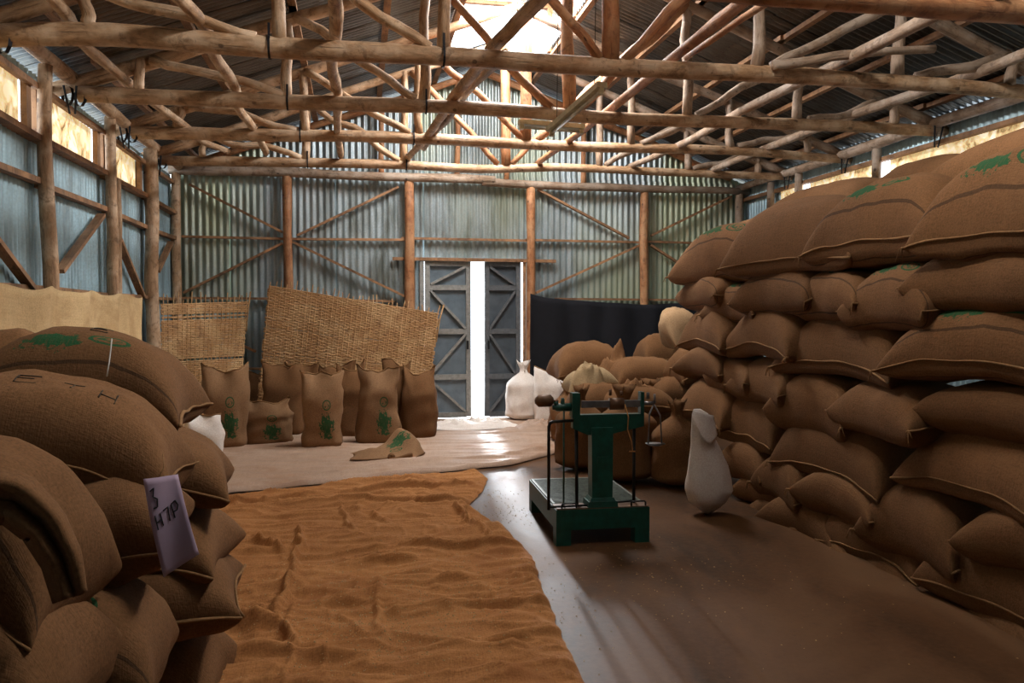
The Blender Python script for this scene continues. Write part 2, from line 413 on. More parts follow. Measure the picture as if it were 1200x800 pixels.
# right wall
wr = empty('wall_right', (XR, 5, 0), kind='structure')
y = YF; i = 0
while y < YB-.01:
    y2 = min(y+.8, YB); off = .006*(i % 2)
    corr_sheet('corrugated_sheet', wr, M['left_metal'], lambda s, t, o, y=y, off=off: (XR+o+off, y+s, 3.26*t), y2-y+.03, .09, 1)
    corr_sheet('upper_sheet', wr, M['left_metal'], lambda s, t, o, y=y, off=off: (XR+.02+o+off, y+s, 3.68+.31*t), y2-y+.03, .09, 1)
    if y2 > 11.9: corr_sheet('upper_sheet', wr, M['left_metal'], lambda s, t, o, y=y, off=off: (XR+.02+o+off, max(y, 11.9)+s, 3.2+.5*t), y2-max(y, 11.9)+.03, .09, 1)
    y = y2; i += 1
rp = [-1.8, .2, 2.2, 4.2, 6.2, PX(1027, 200, 6.5).y, PX(936, 220, 6.5).y, 12.0]
for Y in rp: spol('wall_post', (6.5, Y, 0), (6.5, Y, 3.8), .07, .06, M['pole_grey'], wr, .02)
for a, b_ in ((YF, 4.6), (4.4, 13.1)): spol('wall_plate', (6.48, a, 3.86), (6.48, b_, 3.86), .065, .06, M['pole_grey'], wr, .03)
for Y0, Y1 in zip([YF]+rp, rp+[13.1]):
    for z in (3.22, 3.66, 2.83):
        m_ = MB(); m_.beam((6.57, Y0, z), (6.57, Y1, z), .05, .08, (1, 0, 0)); m_.build('rail', M['board'], wr, smooth=False)
    if Y1 < 5:
        corr_sheet('upper_sheet', wr, M['left_metal'], lambda s, t, o, a=Y0: (XR+.02+o, a+s, 3.2+.5*t), Y1-Y0+.03, .09, 1)
    elif Y1 <= 12.01:
        wn += 1; m_ = MB(); m_.box((XR+.01, (Y0+Y1)/2, 3.45), (.012, Y1-Y0-.2, .42)); m_.build('window_%d' % wn, M['window'], None, smooth=False, kind='structure')
# front wall behind the camera
wf = empty('wall_front', (2, YF, 0), kind='structure')
x = XL
while x < XR-.01:
    x2 = min(x+.8, XR); corr_sheet('corrugated_sheet', wf, M['wall_metal'], lambda s, t, o, x=x: (x+s, YF+o, (zroof(x+s)-.05)*t), x2-x+.03, .102, 1); x = x2

# roof: sheets and purlins, two ridge openings
ce = empty('ceiling', (RX, 5, 4), kind='structure')
HOLES = [(3.0, 4.9), (8.6, 11.35)]
def hole(y0, y1): return any(y0 >= a-.41 and y1 <= b_+.41 for a, b_ in HOLES)
y = YF-.2; i = 0
while y < YB+.3:
    y2 = y+.8; off = .007*(i % 2)
    hx = .72 if any(y < b_ and y2 > a for a, b_ in HOLES) else .02
    for sgn in (-1, 1):
        for (d0, d1, lift) in ((hx, 2.45, .012), (2.35, 4.98, 0)):
            def fn(s, t, o, sgn=sgn, d0=d0, d1=d1, y=y, off=off, lift=lift):
                d = d0+(d1-d0)*t; return (RX+sgn*d, y+s, RZ-SL*d+o+off+lift*(1-t)*0+lift)
            corr_sheet('roof_sheet', ce, M['roof_metal'], fn, .83, .086, 1, .018)
    y = y2; i += 1
for d in (.75, 1.65, 2.6, 3.5, 4.35):
    for sgn in (-1, 1):
        for a, b_ in ((YF, 3.5), (3.4, 8.4), (8.2, 13.3)):
            X = RX+sgn*d; m_ = MB(); z = RZ-SL*d-.055
            m_.beam((X+random.uniform(-.03, .03), a, z), (X+random.uniform(-.03, .03), b_, z), .05, .075, (1, 0, 0)); m_.build('purlin', M['board'], ce, smooth=False)
# ridge skylight caps
for (a, b_) in HOLES:
    t = empty('ridge_skylight', (RX, (a+b_)/2, RZ), label='raised ridge skylight over the '+('far' if a > 5 else 'near')+' part of the shed roof, letting bright daylight in', cat='skylight')
    for sgn in (-1, 1):
        m_ = MB(); m_.add([(RX, a-.3, RZ+.62), (RX, b_+.3, RZ+.62), (RX+sgn*1.0, b_+.3, RZ+.30), (RX+sgn*1.0, a-.3, RZ+.30)], [(0, 1, 2, 3)]); m_.build('cap_sheet', M['cap'], t)
    for yy in (a, (a+b_)/2, b_):
        for sgn in (-1, 1):
            m_ = MB(); m_.beam((RX+sgn*.72, yy, RZ-.3), (RX+sgn*.72, yy, RZ+.40), .07, .07, (0, 1, 0)); m_.build('skylight_post', M['board'], t, smooth=False)
        m_ = MB(); m_.beam((RX-.8, yy, RZ+.33), (RX+.8, yy, RZ+.33), .05, .08, (0, 1, 0)); m_.build('skylight_crossbar', M['board'], t, smooth=False)

# ------------------------------------------------------------------ trusses
TY = [5.0, 6.6, 8.28, 10.08, 11.57]
tn = ['nearest roof truss, its tie beam crossing only the top right corner', 'second roof truss, thickest brown tie beam across the top of the view',
      'third roof truss, with the batten lamps beside its tie beam', 'fourth roof truss, one back from the truss by the batten lamps', 'farthest free roof truss, just in front of the end wall']
def tie_px(k):
    return [None, [(-5, 42), (120, 38), (327, 57), (528, 66), (720, 80), (900, 86), (1060, 97), (1260, 112)],
            [(92, 110), (230, 115), (400, 122), (540, 125), (700, 138), (850, 143), (1000, 148), (1108, 154)],
            [(155, 155), (300, 158), (450, 160), (600, 168), (700, 173), (850, 175), (1003, 188)],
            [(188, 188), (330, 190), (480, 193), (560, 199), (650, 195), (760, 201), (928, 207)]][k]
PXv = [-2.0, -.63, .72, 2.13, 3.5, 4.85, 6.02]
for k, Y in enumerate(TY):
    T = empty('roof_truss', (RX, Y, 3.79), label=tn[k], cat='roof truss')
    zt = 3.79
    if k == 0: tp = wavy((-2.85, Y, 3.85), (6.8, Y, 3.83), 16, .03, 3)
    else: tp = [PY(px, py, Y) for px, py in tie_px(k)]
    # resample smooth
    q = []
    for j in range(len(tp)-1):
        for s_ in range(4):
            t = s_/4; q.append(tp[j].lerp(tp[j+1], t) if k == 0 else tp[j]*1.0 if s_ == 0 else tp[j].lerp(tp[j+1], t))
    q.append(tp[-1])
    for _ in range(2): q = [q[0]]+[(q[j-1]+q[j]*2+q[j+1])/4 for j in range(1, len(q)-1)]+[q[-1]]
    r0, r1 = [(.10, .075), (.088, .065), (.075, .062), (.078, .055), (.068, .055)][k]
    wm = ['pole_red', 'pole', 'pole', 'pole', 'pole'][k]
    pole('tie_beam', q, r0, r1, M[wm], T, 12, .12)
    def ztie(x):
        for j in range(len(q)-1):
            if q[j].x <= x <= q[j+1].x: return q[j].z+(q[j+1].z-q[j].z)*(x-q[j].x)/(q[j+1].x-q[j].x)
        return q[0].z if x < q[0].x else q[-1].z
    zr = lambda x: zroof(x)-.17
    for x0, r_a in ((-2.85, .07), (6.8, .065)):
        spol('rafter', (x0, Y+.02, zr(x0)), (RX, Y+.02, zr(RX)), r_a, .05, M['pole' if x0 < 0 else 'pole_grey'], T, .04)
    jit = lambda: random.uniform(-.04, .04)
    for j, X in enumerate(PXv):
        X = X+jit()
        mm = M['pole_red'] if j == 3 else M['pole_grey'] if j > 3 else M['pole']
        rr = .055 if j != 3 else .075
        if j in (0,): rr = .05
        spol('post', (X+jit(), Y, ztie(X)+r1*.8), (X, Y, zr(X)+.03), rr, rr*.85, mm, T, .02, 6)
    prs = [(PXv[0]+.1, PXv[1]-.08), (PXv[1]+.05, PXv[2]-.1), (PXv[2]+.05, PXv[3]-.1)]
    for j, (xt, xb) in enumerate(prs):
        spol('web_diagonal', (xt, Y-.02, zr(xt)), (xb+jit(), Y-.02, ztie(xb)+.06), .045, .042, M['pole' if j < 2 else 'pole_red'], T, .05)
    prs = [(PXv[4]-.05, PXv[3]+.1), (PXv[5]-.05, PXv[4]+.1), (PXv[6]-.1, PXv[5]+.1)]
    for j, (xt, xb) in enumerate(prs):
        spol('web_diagonal', (xt, Y-.02, zr(xt)), (xb+jit(), Y-.02, ztie(xb)+.06), .05 if j else .07, .04, M['pole_red' if j == 0 else 'pole_grey'], T, .05)
    for X in (PXv[1]-.02, PXv[2]-.02):
        m_ = MB(); z = ztie(X); rr = r0*.93+.012
        m_.tube([(X-.009, Y, z), (X+.009, Y, z)], rr, 12, False); m_.box((X, Y-.055, z+rr+.02), (.018, .010, .11))
        m_.build('iron_strap', M['strap'], T, smooth=False)
    for X in (-2.58, 6.5):
        for dx in (-.06, .05):
            m_ = MB(); z = ztie(X); m_.tube([(X+dx-.008, Y, z-.02), (X+dx+.012, Y+.02, z-.02)], r0+.02, 10, False); m_.tube([(X+dx, Y-r0-.02, z+.05), (X+dx*.4, Y-.05, z-.2)], .01, 5); m_.build('iron_strap', M['strap'], T, smooth=False)

# longitudinal poles lying on the tie beams (over them, front to back)
lon = [((-1.98, 6.3), [(55, 0, 6.0), (90, 28, 6.5), (122, 58, 7.1), (140, 72, 7.5), (165, 106, 8.25), (178, 121, 8.9), (208, 149, 10.05), (230, 178, 11.5)], .042, 'pole', 'bent pale pole lying on the tie beams nearest the left wall')]
TZ = lambda y: 3.93
def lpole(pts, r0, r1, mm, label):
    q = [Vector(p) for p in pts]; out = []
    for j in range(len(q)-1):
        for s_ in range(5): out.append(q[j].lerp(q[j+1], s_/5))
    out.append(q[-1])
    for _ in range(4): out = [out[0]]+[(out[j-1]+out[j]*2+out[j+1])/4 for j in range(1, len(out)-1)]+[out[-1]]
    return pole('ceiling_pole', out, r0, r1, M[mm], None, 9, .25, label=label, cat='pole', group='poles lying across the tie beams')
def XZ(px, py, z): p = PZ(px, py, z); return p
lpole([(-2.1, 4.6, 3.93), (-2.1, 5.6, 3.92), (-2.08, 6.6, 3.92), (-2.25, 7.3, 3.96), (-2.12, 8.28, 3.90), (-2.1, 9.2, 3.93), (-1.95, 10.08, 3.90), (-1.95, 10.9, 3.90), (-1.7, 11.57, 3.9)], .05, .04, 'pole', 'crooked pale pole across the tie beams, closest to the left wall')
lpole([(-1.2, 4.6, 3.95), (-1.2, 5.4, 3.93), (-1.28, 6.0, 3.96), (-1.12, 6.6, 3.92), (-1.2, 7.4, 3.92), (-1.12, 8.28, 3.9), (-1.25, 9.1, 3.9), (-1.17, 10.08, 3.9), (-1.2, 11.6, 3.9)], .055, .045, 'pole', 'second pole from the left wall lying across the tie beams')
lpole([(-.1, 4.6, 3.95), (-.14, 5.8, 3.93), (-.13, 6.6, 3.92), (-.22, 7.4, 3.93), (-.16, 8.28, 3.9), (-.2, 9.3, 3.92), (-.22, 10.1, 3.9), (-.2, 11.6, 3.9)], .055, .045, 'pole', 'third pole from the left wall, seen almost end-on')
lpole([(1.4, 4.9, 3.95), (1.35, 5.6, 3.97), (1.14, 6.6, 3.92), (1.1, 7.4, 3.95), (.98, 8.28, 3.91), (.95, 9.3, 3.93), (.88, 10.08, 3.9), (.72, 11.6, 3.9)], .06, .045, 'pole', 'curved pole left of the king posts, crossing the tie beams')
lpole([(1.28, 7.0, 3.95), (1.12, 8.28, 4.0), (1.05, 9.3, 3.93), (.95, 10.08, 3.95), (.9, 11.0, 3.92)], .05, .04, 'pole_grey', 'shorter pale pole lying close beside the curved pole')
lpole([(2.75, 4.8, 3.95), (2.72, 6.6, 3.93), (2.7, 8.28, 3.9), (2.66, 10.1, 3.9), (2.6, 11.7, 3.9)], .05, .04, 'pole_red', 'straight reddish pole just right of the king posts')
lpole([(2.95, 4.9, 3.93), (2.9, 5.8, 3.95), (2.82, 6.7, 3.92)], .03, .025, 'pole_red', 'thin short reddish stick right of the king posts, near the top')
lpole([(4.3, 4.9, 3.95), (4.22, 6.6, 3.92), (4.1, 8.28, 3.9), (4.18, 10.1, 3.9), (4.0, 11.7, 3.9)], .055, .04, 'pole_grey', 'grey pole over the tie beams above the right sack stack')
lpole([(5.7, 5.2, 3.97), (5.65, 6.6, 3.92), (5.45, 8.28, 3.93), (5.4, 10.1, 3.92), (5.3, 11.7, 3.88)], .055, .045, 'pole_grey', 'pale grey pole nearest the right wall over the tie beams')
a = PY(905, 76, 6.55)
lpole([PY(905, 76, 6.5), PY(940, 73, 6.45), PY(985, 65, 6.42), PY(1035, 60, 6.4), PY(1095, 57, 6.4)], .045, .035, 'pole_grey', 'crooked grey branch resting low on the second tie beam at right')

# batten lamps
def lampbar(a, b_, label):
    a = Vector(a); b_ = Vector(b_)
    t = empty('batten_lamp', (a+b_)/2, label=label, cat='lamp', group='batten lamps')
    m_ = MB(); m_.beam(a, b_, .10, .05, (0, 0, 1)); m_.build('housing', M['lamp'], t, smooth=False)
    d = (b_-a).normalized()
    m_ = MB(); m_.tube([a+d*.05+Vector((0, 0, -.05)), b_-d*.05+Vector((0, 0, -.05))], .016, 8); m_.build('lamp_tube', plain('lamp_glass', (.75, .72, .62), .3), t)
    for e in (a+d*.15, b_-d*.15):
        m_ = MB(); m_.tube([e, Vector((e.x+.02, e.y, zroof(e.x)-.02))], .004, 5); m_.build('hanger_wire', M['iron'], t)
    for e in (a+d*.03, b_-d*.03):
        m_ = MB(); m_.box(e+Vector((0, 0, -.045)), (.04, .06, .06)); m_.build('lamp_holder', M['lamp'], t, smooth=False)
lampbar(PY(645, 152, 8.05), PY(706, 99, 7.0), 'cream fluorescent batten lamp hanging at a slant from the tie beams')
lampbar(PY(608, 143, 8.5), PY(684, 149, 8.55), 'cream fluorescent batten lamp mounted level behind the slanted one')

# ------------------------------------------------------------------ door
def door_leaf(num, x0, x1, ang, dark):
    # local: hinge at x0, leaf along +x (sign s)
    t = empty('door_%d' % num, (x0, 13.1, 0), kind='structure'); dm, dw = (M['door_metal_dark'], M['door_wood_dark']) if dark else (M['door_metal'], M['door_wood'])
    s = 1 if x1 > x0 else -1; W = abs(x1-x0); H = DZ-.06
    def part(nm, bx, m): 
        o = bx.build(nm, m, t, smooth=False, local=True); return o
    m_ = MB(); m_.box((s*W/2, .03, H/2+.03), (W, .01, H)); part('door_sheet', m_, dm)
    for xx in (.04, W-.04):
        m_ = MB(); m_.box((s*xx, 0, H/2+.03), (.08, .045, H)); part('stile', m_, dw)
    zs = [.06, .68, 1.42, 2.13, H]
    for z in zs:
        m_ = MB(); m_.box((s*W/2, -.005, z), (W-.16, .045, .085)); part('door_rail', m_, dw)
    for k in range(4):
        z0, z1 = zs[k]+.05, zs[k+1]-.05
        up = (k % 2 == 1)
        a = (s*(.09 if up else W-.09), -.004, z0); b2 = (s*(W-.09 if up else .09), -.004, z1)
        m_ = MB(); m_.beam(a, b2, .04, .065, (0, 1, 0)); part('door_brace', m_, dw)
    m_ = MB(); m_.box((s*(W-.06), -.05, 1.2), (.03, .05, .14)); part('door_handle', m_, M['iron'])
    t.rotation_euler = (0, 0, ang)
xg0 = PY(552, 400, 13.1).x; xg1 = PY(568, 400, 13.1).x
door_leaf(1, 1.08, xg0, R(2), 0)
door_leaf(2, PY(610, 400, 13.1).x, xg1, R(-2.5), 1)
fr = empty('trim_1', (1.87, 13.05, 0), kind='structure')
m_ = MB(); m_.box((1.03, 13.08, DZ/2), (.07, .08, DZ)); m_.build('jamb', M['door_wood'], fr, smooth=False)
m_ = MB(); m_.box((1.87, 13.08, DZ), (1.75, .08, .06)); m_.build('head_board', M['door_wood'], fr, smooth=False)
m_ = MB(); m_.box((2.71, 13.10, DZ/2), (.04, .06, DZ)); m_.build('jamb', M['board'], fr, smooth=False)

# ------------------------------------------------------------------ sacks
def sgnpow(x, p): return math.copysign(abs(x)**p, x)
def sack_surf(L, W, H, seed, droop=.0, sag=.0, top=.62, p=.52, twist=0):
    def f(u, v, side):
        au, av = abs(u), abs(v)
        x = L/2*u*(1-.085*(1-v*v)*au)
        y = W/2*v*(1-.13*(1-u*u)*av)
        t = (max(0, 1-au**3.4)**(p*.86))*(max(0, 1-av**2.9)**(p*.86))
        h = H*top if side > 0 else H*(1-top)
        tt = t if side > 0 else t**.75
        q = Vector((u*1.5, v*1.3, seed*5.1+side))
        nz = noise.noise(q)*.13+noise.noise(q*2.6)*.07+.05*(1-abs(noise.noise(q*1.9+Vector((7, 7, 7)))))**6*max(au, av)
        z = side*h*tt*(1+nz)
        # gathers near the ends
        z += side*H*.022*math.sin(v*17+seed+3*noise.noise(q*2))*(au**5)*(1-au**8)
        z += side*H*.016*math.sin(u*21+seed*2+3*noise.noise(q*3))*(av**5)*(1-av**8)
        z += H*.05*noise.noise(Vector((u*2.2, v*2.2, seed)))*max(au, av)**3
        z -= droop*H*(u*u)
        z -= sag*H*max(0, -v)**2
        x += .018*noise.noise(Vector((v*1.6, seed, 1)))*au; y += .03*noise.noise(Vector((u*1.3, seed, 5)))*av
        return Vector((x, y, z))
    return f
def conform(f, uv, wd=.004, lift=.004, side=1):
    """ribbon following a polyline of (u,v) on the sack surface"""
    b = MB()
    P_ = []
    for (a, c), (a2, c2) in zip(uv[:-1], uv[1:]):
        n_ = max(2, int(math.hypot(a2-a, c2-c)/.04))
        for k in range(n_): P_.append((a+(a2-a)*k/n_, c+(c2-c)*k/n_))
    P_.append(uv[-1]); pts = []
    for (a, c) in P_:
        p = f(a, c, side); pu = f(a+.01, c, side)-p; pv = f(a, c+.01, side)-p; nn = pu.cross(pv).normalized()*side
        pts.append(p+nn*lift)
    b.tube(pts, wd, 4); return b
SACKN = 0
def sack(center, L, W, H, yaw=0, pitch=0, roll=0, label='', group=None, mat='burlap', seed=None, droop=.12, sag=.1, top=.62, p=.52, strings=1, seams=('front',), letters=None, blobs=None, name='coffee_sack', nu=26, nv=18):
    global SACKN; SACKN += 1
    seed = seed if seed is not None else SACKN*1.37
    f = sack_surf(L, W, H, seed, droop, sag, top, p)
    b = MB()
    us = [math.sin(math.pi/2*(-1+2*i/nu)) for i in range(nu+1)]; vs_ = [math.sin(math.pi/2*(-1+2*j/nv)) for j in range(nv+1)]
    idx = {}
    for side in (1, -1):
        for i, u in enumerate(us):
            for j, v in enumerate(vs_):
                edge = i in (0, nu) or j in (0, nv)
                if side < 0 and edge: idx[(i, j, -1)] = idx[(i, j, 1)]; continue
                idx[(i, j, side)] = len(b.v); b.v.append(f(u, v, side))
                b.uv.append(((u+1)/2+(0 if side > 0 else 2), (v+1)/2))
    for i in range(nu):
        for j in range(nv):
            a, c, d, e = [(i, j), (i+1, j), (i+1, j+1), (i, j+1)]
            b.f.append(tuple(idx[(*q, 1)] for q in (a, c, d, e)))
            b.f.append(tuple(idx[(*q, -1)] for q in (a, e, d, c)))
    root = empty(name, center, label=label, cat='sack', group=group)
    root.rotation_euler = Euler((roll, pitch, yaw), 'XYZ')
    body = b.build('sack_body', M[mat], root, local=True)
    def edgepts(kind):
        out = []
        for i in range(25):
            t = -1+2*i/24
            if kind == 'front': p_ = f(t, -1, 1)+Vector((0, -.006, 0))
            elif kind == 'back': p_ = f(t, 1, 1)
            elif kind == 'left': p_ = f(-1, t, 1)+Vector((-.006, 0, 0))
            else: p_ = f(1, t, 1)+Vector((.006, 0, 0))
            pass
            out.append(p_)
        return out
    for k in seams:
        m_ = MB(); m_.tube(edgepts(k), .0065, 6, True, 1.2, seed); m_.build('seam', M['seam'], root, local=True)
    rnd = random.Random(int(seed*100))
    for k in range(strings):
        cx, cy = [(-1, -1), (1, -1), (-1, 1), (1, 1)][rnd.randrange(2) if k == 0 else rnd.randrange(4)]
        c0 = f(cx, cy, 1); m_ = MB(); Rm = root.rotation_euler.to_matrix().inverted()
        dn = Rm @ Vector((0, 0, -1))
        for q in range(3):
            o_ = Vector((rnd.uniform(-.02, .02), rnd.uniform(-.02, .02), 0))
            m_.tube([c0, c0+Vector((cx*.012, cy*.012, 0))+o_*.5, c0+dn*rnd.uniform(.03, .09)+o_*1.3+Vector((cx*.02, cy*.02, 0))], .003, 4)
        # knot
        m_.tube([c0-Vector((cx*.03, cy*.03, 0)), c0+Vector((cx*.012, cy*.012, 0))], [.014, .009], 6)
        m_.build('loose_string', M['seam'], root, local=True)
    if letters:
        for strokes in letters:
            m_ = None
            for s_ in strokes:
                r_ = conform(f, s_, .0032, .0005)
                if m_ is None: m_ = r_
                else: m_.add(r_.v, r_.f, r_.uv)
            m_.build('printed_letter', M['letter'], root, local=True)
    return root
M['letter'] = plain('faded_black_print', (.055, .036, .02), .95, 0, 40, .4)

ORD = ['farthest', 'second from the far end', 'third from the far end', 'fourth from the far end', 'fifth from the far end', 'sixth from the far end', 'seventh from the far end', 'eighth from the far end']
XS = 3.68
rows = [
 ('top row', [((793, 257, 905, 326), 1, 0), ((858, 238, 1003, 324), 0, 1), ((948, 216, 1112, 320), 1, 1), ((1078, 182, 1290, 308), 1, 1)]),
 ('second row from the top', [((792, 316, 858, 362), 1, 0), ((826, 326, 902, 376), 1, 0), ((866, 304, 958, 364), 1, 0), ((924, 312, 1024, 376), 1, 0), ((990, 302, 1110, 384), 1, 0), ((1066, 274, 1270, 364), 0, 0)]),
 ('third row from the top', [((797, 358, 868, 414), 0, 1), ((848, 359, 944, 422), 0, 1), ((912, 367, 1074, 448), 0, 1), ((1040, 358, 1290, 454), 1, 1)]),
 ('fourth row from the top', [((795, 400, 852, 442), 0, 0), ((830, 416, 888, 468), 0, 0), ((860, 413, 938, 472), 0, 0), ((904, 430, 1002, 512), 0, 0), ((975, 442, 1102, 514), 0, 0), ((1080, 444, 1300, 520), 0, 0)]),
 ('fifth row from the top', [((797, 444, 862, 494), 0, 1), ((846, 463, 918, 528), 0, 1), ((906, 488, 1050, 566), 0, 1), ((1046, 510, 1290, 600), 0, 1)]),
 ('sixth row from the top', [((845, 512, 900, 560), 0, 0), ((888, 522, 952, 590), 0, 0), ((938, 550, 1040, 612), 0, 0), ((1010, 565, 1140, 660), 0, 0), ((1125, 590, 1320, 680), 0, 0)]),
 ('second row from the floor', [((868, 545, 925, 592), 0, 0), ((900, 575, 985, 632), 0, 0), ((966, 592, 1090, 668), 0, 1), ((1080, 650, 1290, 745), 0, 1)]),
 ('row on the floor', [((880, 580, 950, 622), 0, 0), ((930, 610, 1010, 665), 0, 0), ((990, 650, 1110, 735), 0, 0), ((1100, 725, 1330, 830), 0, 0)]),
]
def place_px(bx, X, W, label, group, mat, seams, **k):
    x0, y0, x1, y1 = bx; XC = X; X = X-.22
    cx, cy = (x0+x1)/2, (y0+y1)/2
    Y1 = PX(x0, cy, X).y; Y0 = PX(x1, cy, X).y; Yc = (Y0+Y1)/2
    # projected width also contains the sack's own depth in X
    zt = PX(cx, y0, X).z; zb = PX(cx, y1, X).z
    d = (PX(cx, cy, X)-CL)
    H = (zt-zb)
    Lx = (Y1-Y0)
    return sack((XC, Yc, (zt+zb)/2-.03), Lx*.93, W, H, k.pop('yaw', R(90)), 0, k.pop('roll', 0), label, group, mat, seams=seams, **k)
rn = random.Random(5)
for ri, (rname, lst) in enumerate(rows):
    for i, (bx, pr, sm) in enumerate(lst):
        lab = 'right stack, %s: %s sack%s' % (rname.replace('the ', ''), ['farthest', 'second farthest', 'third farthest', 'fourth farthest', 'fifth farthest', 'sixth'][i] if i < len(lst)-1 else 'nearest', (', green print' if pr else '')+(', lower seam showing' if sm else ''))
        lab = lab.replace(': ', ', ').replace(' sack', ' burlap sack')
        # +u is toward far end: yaw 90 maps local x->+Y, local -y -> +X ; so use yaw -90: local x-> -Y, local -y -> -X (faces the aisle)
        place_px(bx, XS+rn.uniform(-.03, .05), rn.uniform(.60, .68), lab, 'sacks of the right stack', 'burlap_print' if pr else 'burlap', ('front', 'left') if sm else ('left', 'right'),
                 yaw=R(-90)+rn.uniform(-.10, .10), roll=rn.uniform(-.06, .10), sag=rn.uniform(.05, .2) if sm else rn.uniform(-.1, .1), top=.66 if sm else .52, droop=rn.uniform(.05, .25))
# second column seen above the top row
for bx, X, lab in [((888, 214, 1030, 268), 4.5, 'plain burlap sack lying behind the top row, above the second sack'), ((1012, 186, 1140, 245), 4.4, 'plain burlap sack behind the green printed third sack of the top row'),
                   ((1078, 146, 1330, 225), 4.35, 'highest burlap sack of the right stack, under the wall plate'), ((845, 250, 930, 285), 4.4, 'burlap sack half hidden behind the farthest top sack of the right stack')]:
    place_px(bx, X, .75, lab, 'sacks of the right stack', 'burlap', ('front',), yaw=R(-90))
# inner columns of the stack carry the upper sacks (bulk behind the face)
for X, z0, ys in ((4.45, 0, [7.6, 6.55, 5.5, 4.45, 3.4]),):
    for zi in range(7):
        for yi, yy in enumerate(ys):
            if zi < 5: continue
            sack((X, yy+.3*(zi % 2), .19+.34*zi), 1.05, .8, .38, R(-90), 0, 0, 'inner burlap sack of the right stack, hidden behind its front face', 'inner sacks of the right stack', 'burlap', seams=(), strings=0, nu=14, nv=10)

# left stack: sacks with their long axis across, ends facing the aisle
LS = 'sacks of the left stack'
E_ = lambda x, y, s: [[(x, y), (x+.10*s, y)], [(x, y), (x, y+.16*s)], [(x, y+.16*s), (x+.10*s, y+.16*s)], [(x, y+.08*s), (x+.08*s, y+.08*s)]]
H_ = lambda x, y, s: [[(x, y), (x, y+.16*s)], [(x+.08*s, y), (x+.08*s, y+.16*s)], [(x, y+.08*s), (x+.08*s, y+.08*s)]]
T_ = lambda x, y, s: [[(x, y+.16*s), (x+.1*s, y+.16*s)], [(x+.05*s, y), (x+.05*s, y+.16*s)]]
def at_px(px, py, Y): return PY(px, py, Y)
def ls(px, py, Y, L, W, H, label, mat='burlap', **k): return sack(at_px(px, py, Y), L, W, H, k.pop('yaw', 0), k.pop('pitch', 0), k.pop('roll', 0), label, LS, mat, **k)
ls(104, 449, 4.10, .98, .62, .40, 'plump burlap sack on top of left stack, white thread across it', 'burlap_print', yaw=R(-3), pitch=R(4), droop=.25, top=.62, letters=[E_(.02, -.15, 1.6)], seams=('right',), seed=3.3)
ls(0, 432, 4.5, .5, .5, .32, 'burlap sack behind the plump top sack at the far left edge')
ls(45, 512, 3.35, 1.08, .56, .46, 'large burlap sack with black block letters, ragged seam along its front', 'burlap', yaw=R(2), pitch=R(7), droop=.22, sag=.1, top=.50, letters=[E_(-.15, -.3, 1.4), T_(.15, -.38, 1.4), H_(.42, -.45, 1.4)], seams=('front', 'right'), seed=8.1, p=.48)
ls(160, 545, 3.95, .85, .62, .30, 'burlap sack with a pointed corner, under the lettered sack', yaw=R(6), pitch=R(8), droop=.15)
ls(-62, 612, 2.62, .88, .55, .42, 'green printed burlap sack at the left edge, in front of the lettered sack', 'burlap_print', yaw=R(-8), pitch=R(18), droop=.25, top=.62, blobs=1)
ls(85, 640, 3.15, .78, .6, .36, 'dim burlap sack directly beneath the draped flap', yaw=R(6), pitch=R(-14), droop=.05)
ls(150, 632, 3.85, .90, .62, .30, 'burlap sack behind the mauve tag, its corner pointing into the aisle', yaw=R(-4), pitch=R(4))
ls(150, 705, 3.75, .95, .62, .36, 'burlap sack with a ragged end seam, two below the mauve tag', yaw=R(7), pitch=R(-8), seams=('right', 'front'))
ls(55, 765, 2.95, .78, .62, .42, 'burlap sack with a green smudge, low in the left stack', 'burlap_print', yaw=R(5), pitch=R(4), top=.6)
ls(165, 785, 3.85, .78, .65, .34, 'lowest burlap sack in view at the aisle end of left stack', yaw=R(-5), pitch=R(6))
ls(-40, 790, 2.5, .68, .6, .40, 'dark rounded burlap sack in the bottom left corner', yaw=R(-3), pitch=R(3))
for zi, (zz, yy) in enumerate([(.18, 2.9), (.55, 2.75), (.18, 2.2), (.55, 2.1), (.92, 2.2), (.2, 4.6), (.58, 4.65), (.95, 4.6)]):
    sack((-1.38, yy, zz), .9, .75, .38, 0, 0, 0, 'burlap sack inside the left stack, hidden by the sacks around it', 'inner sacks of the left stack', 'burlap', seams=(), strings=0, nu=14, nv=10)
for zi, (zz, yy) in enumerate([(.2, 3.6), (.55, 3.3), (.2, 2.7), (.56, 4.1), (.95, 3.9)]):
    sack((-2.05, yy, zz), .8, .75, .38, 0, 0, 0, 'burlap sack inside the left stack, hidden by the sacks around it', 'inner sacks of the left stack', 'burlap', seams=(), strings=0, nu=14, nv=10)
# white thread across top sack
a = PY(131, 396, 3.75); c = PY(126, 441, 3.72)
# (lies on the sack's near face)
m_ = MB(); m_.tube([PY(131, 397, 3.85), PY(130, 408, 3.74), PY(128, 424, 3.68), PY(125, 441, 3.66)], .0028, 5)
m_.build('loose_thread', M['thread'], label='white thread hanging over the plump sack on the left stack', cat='thread')

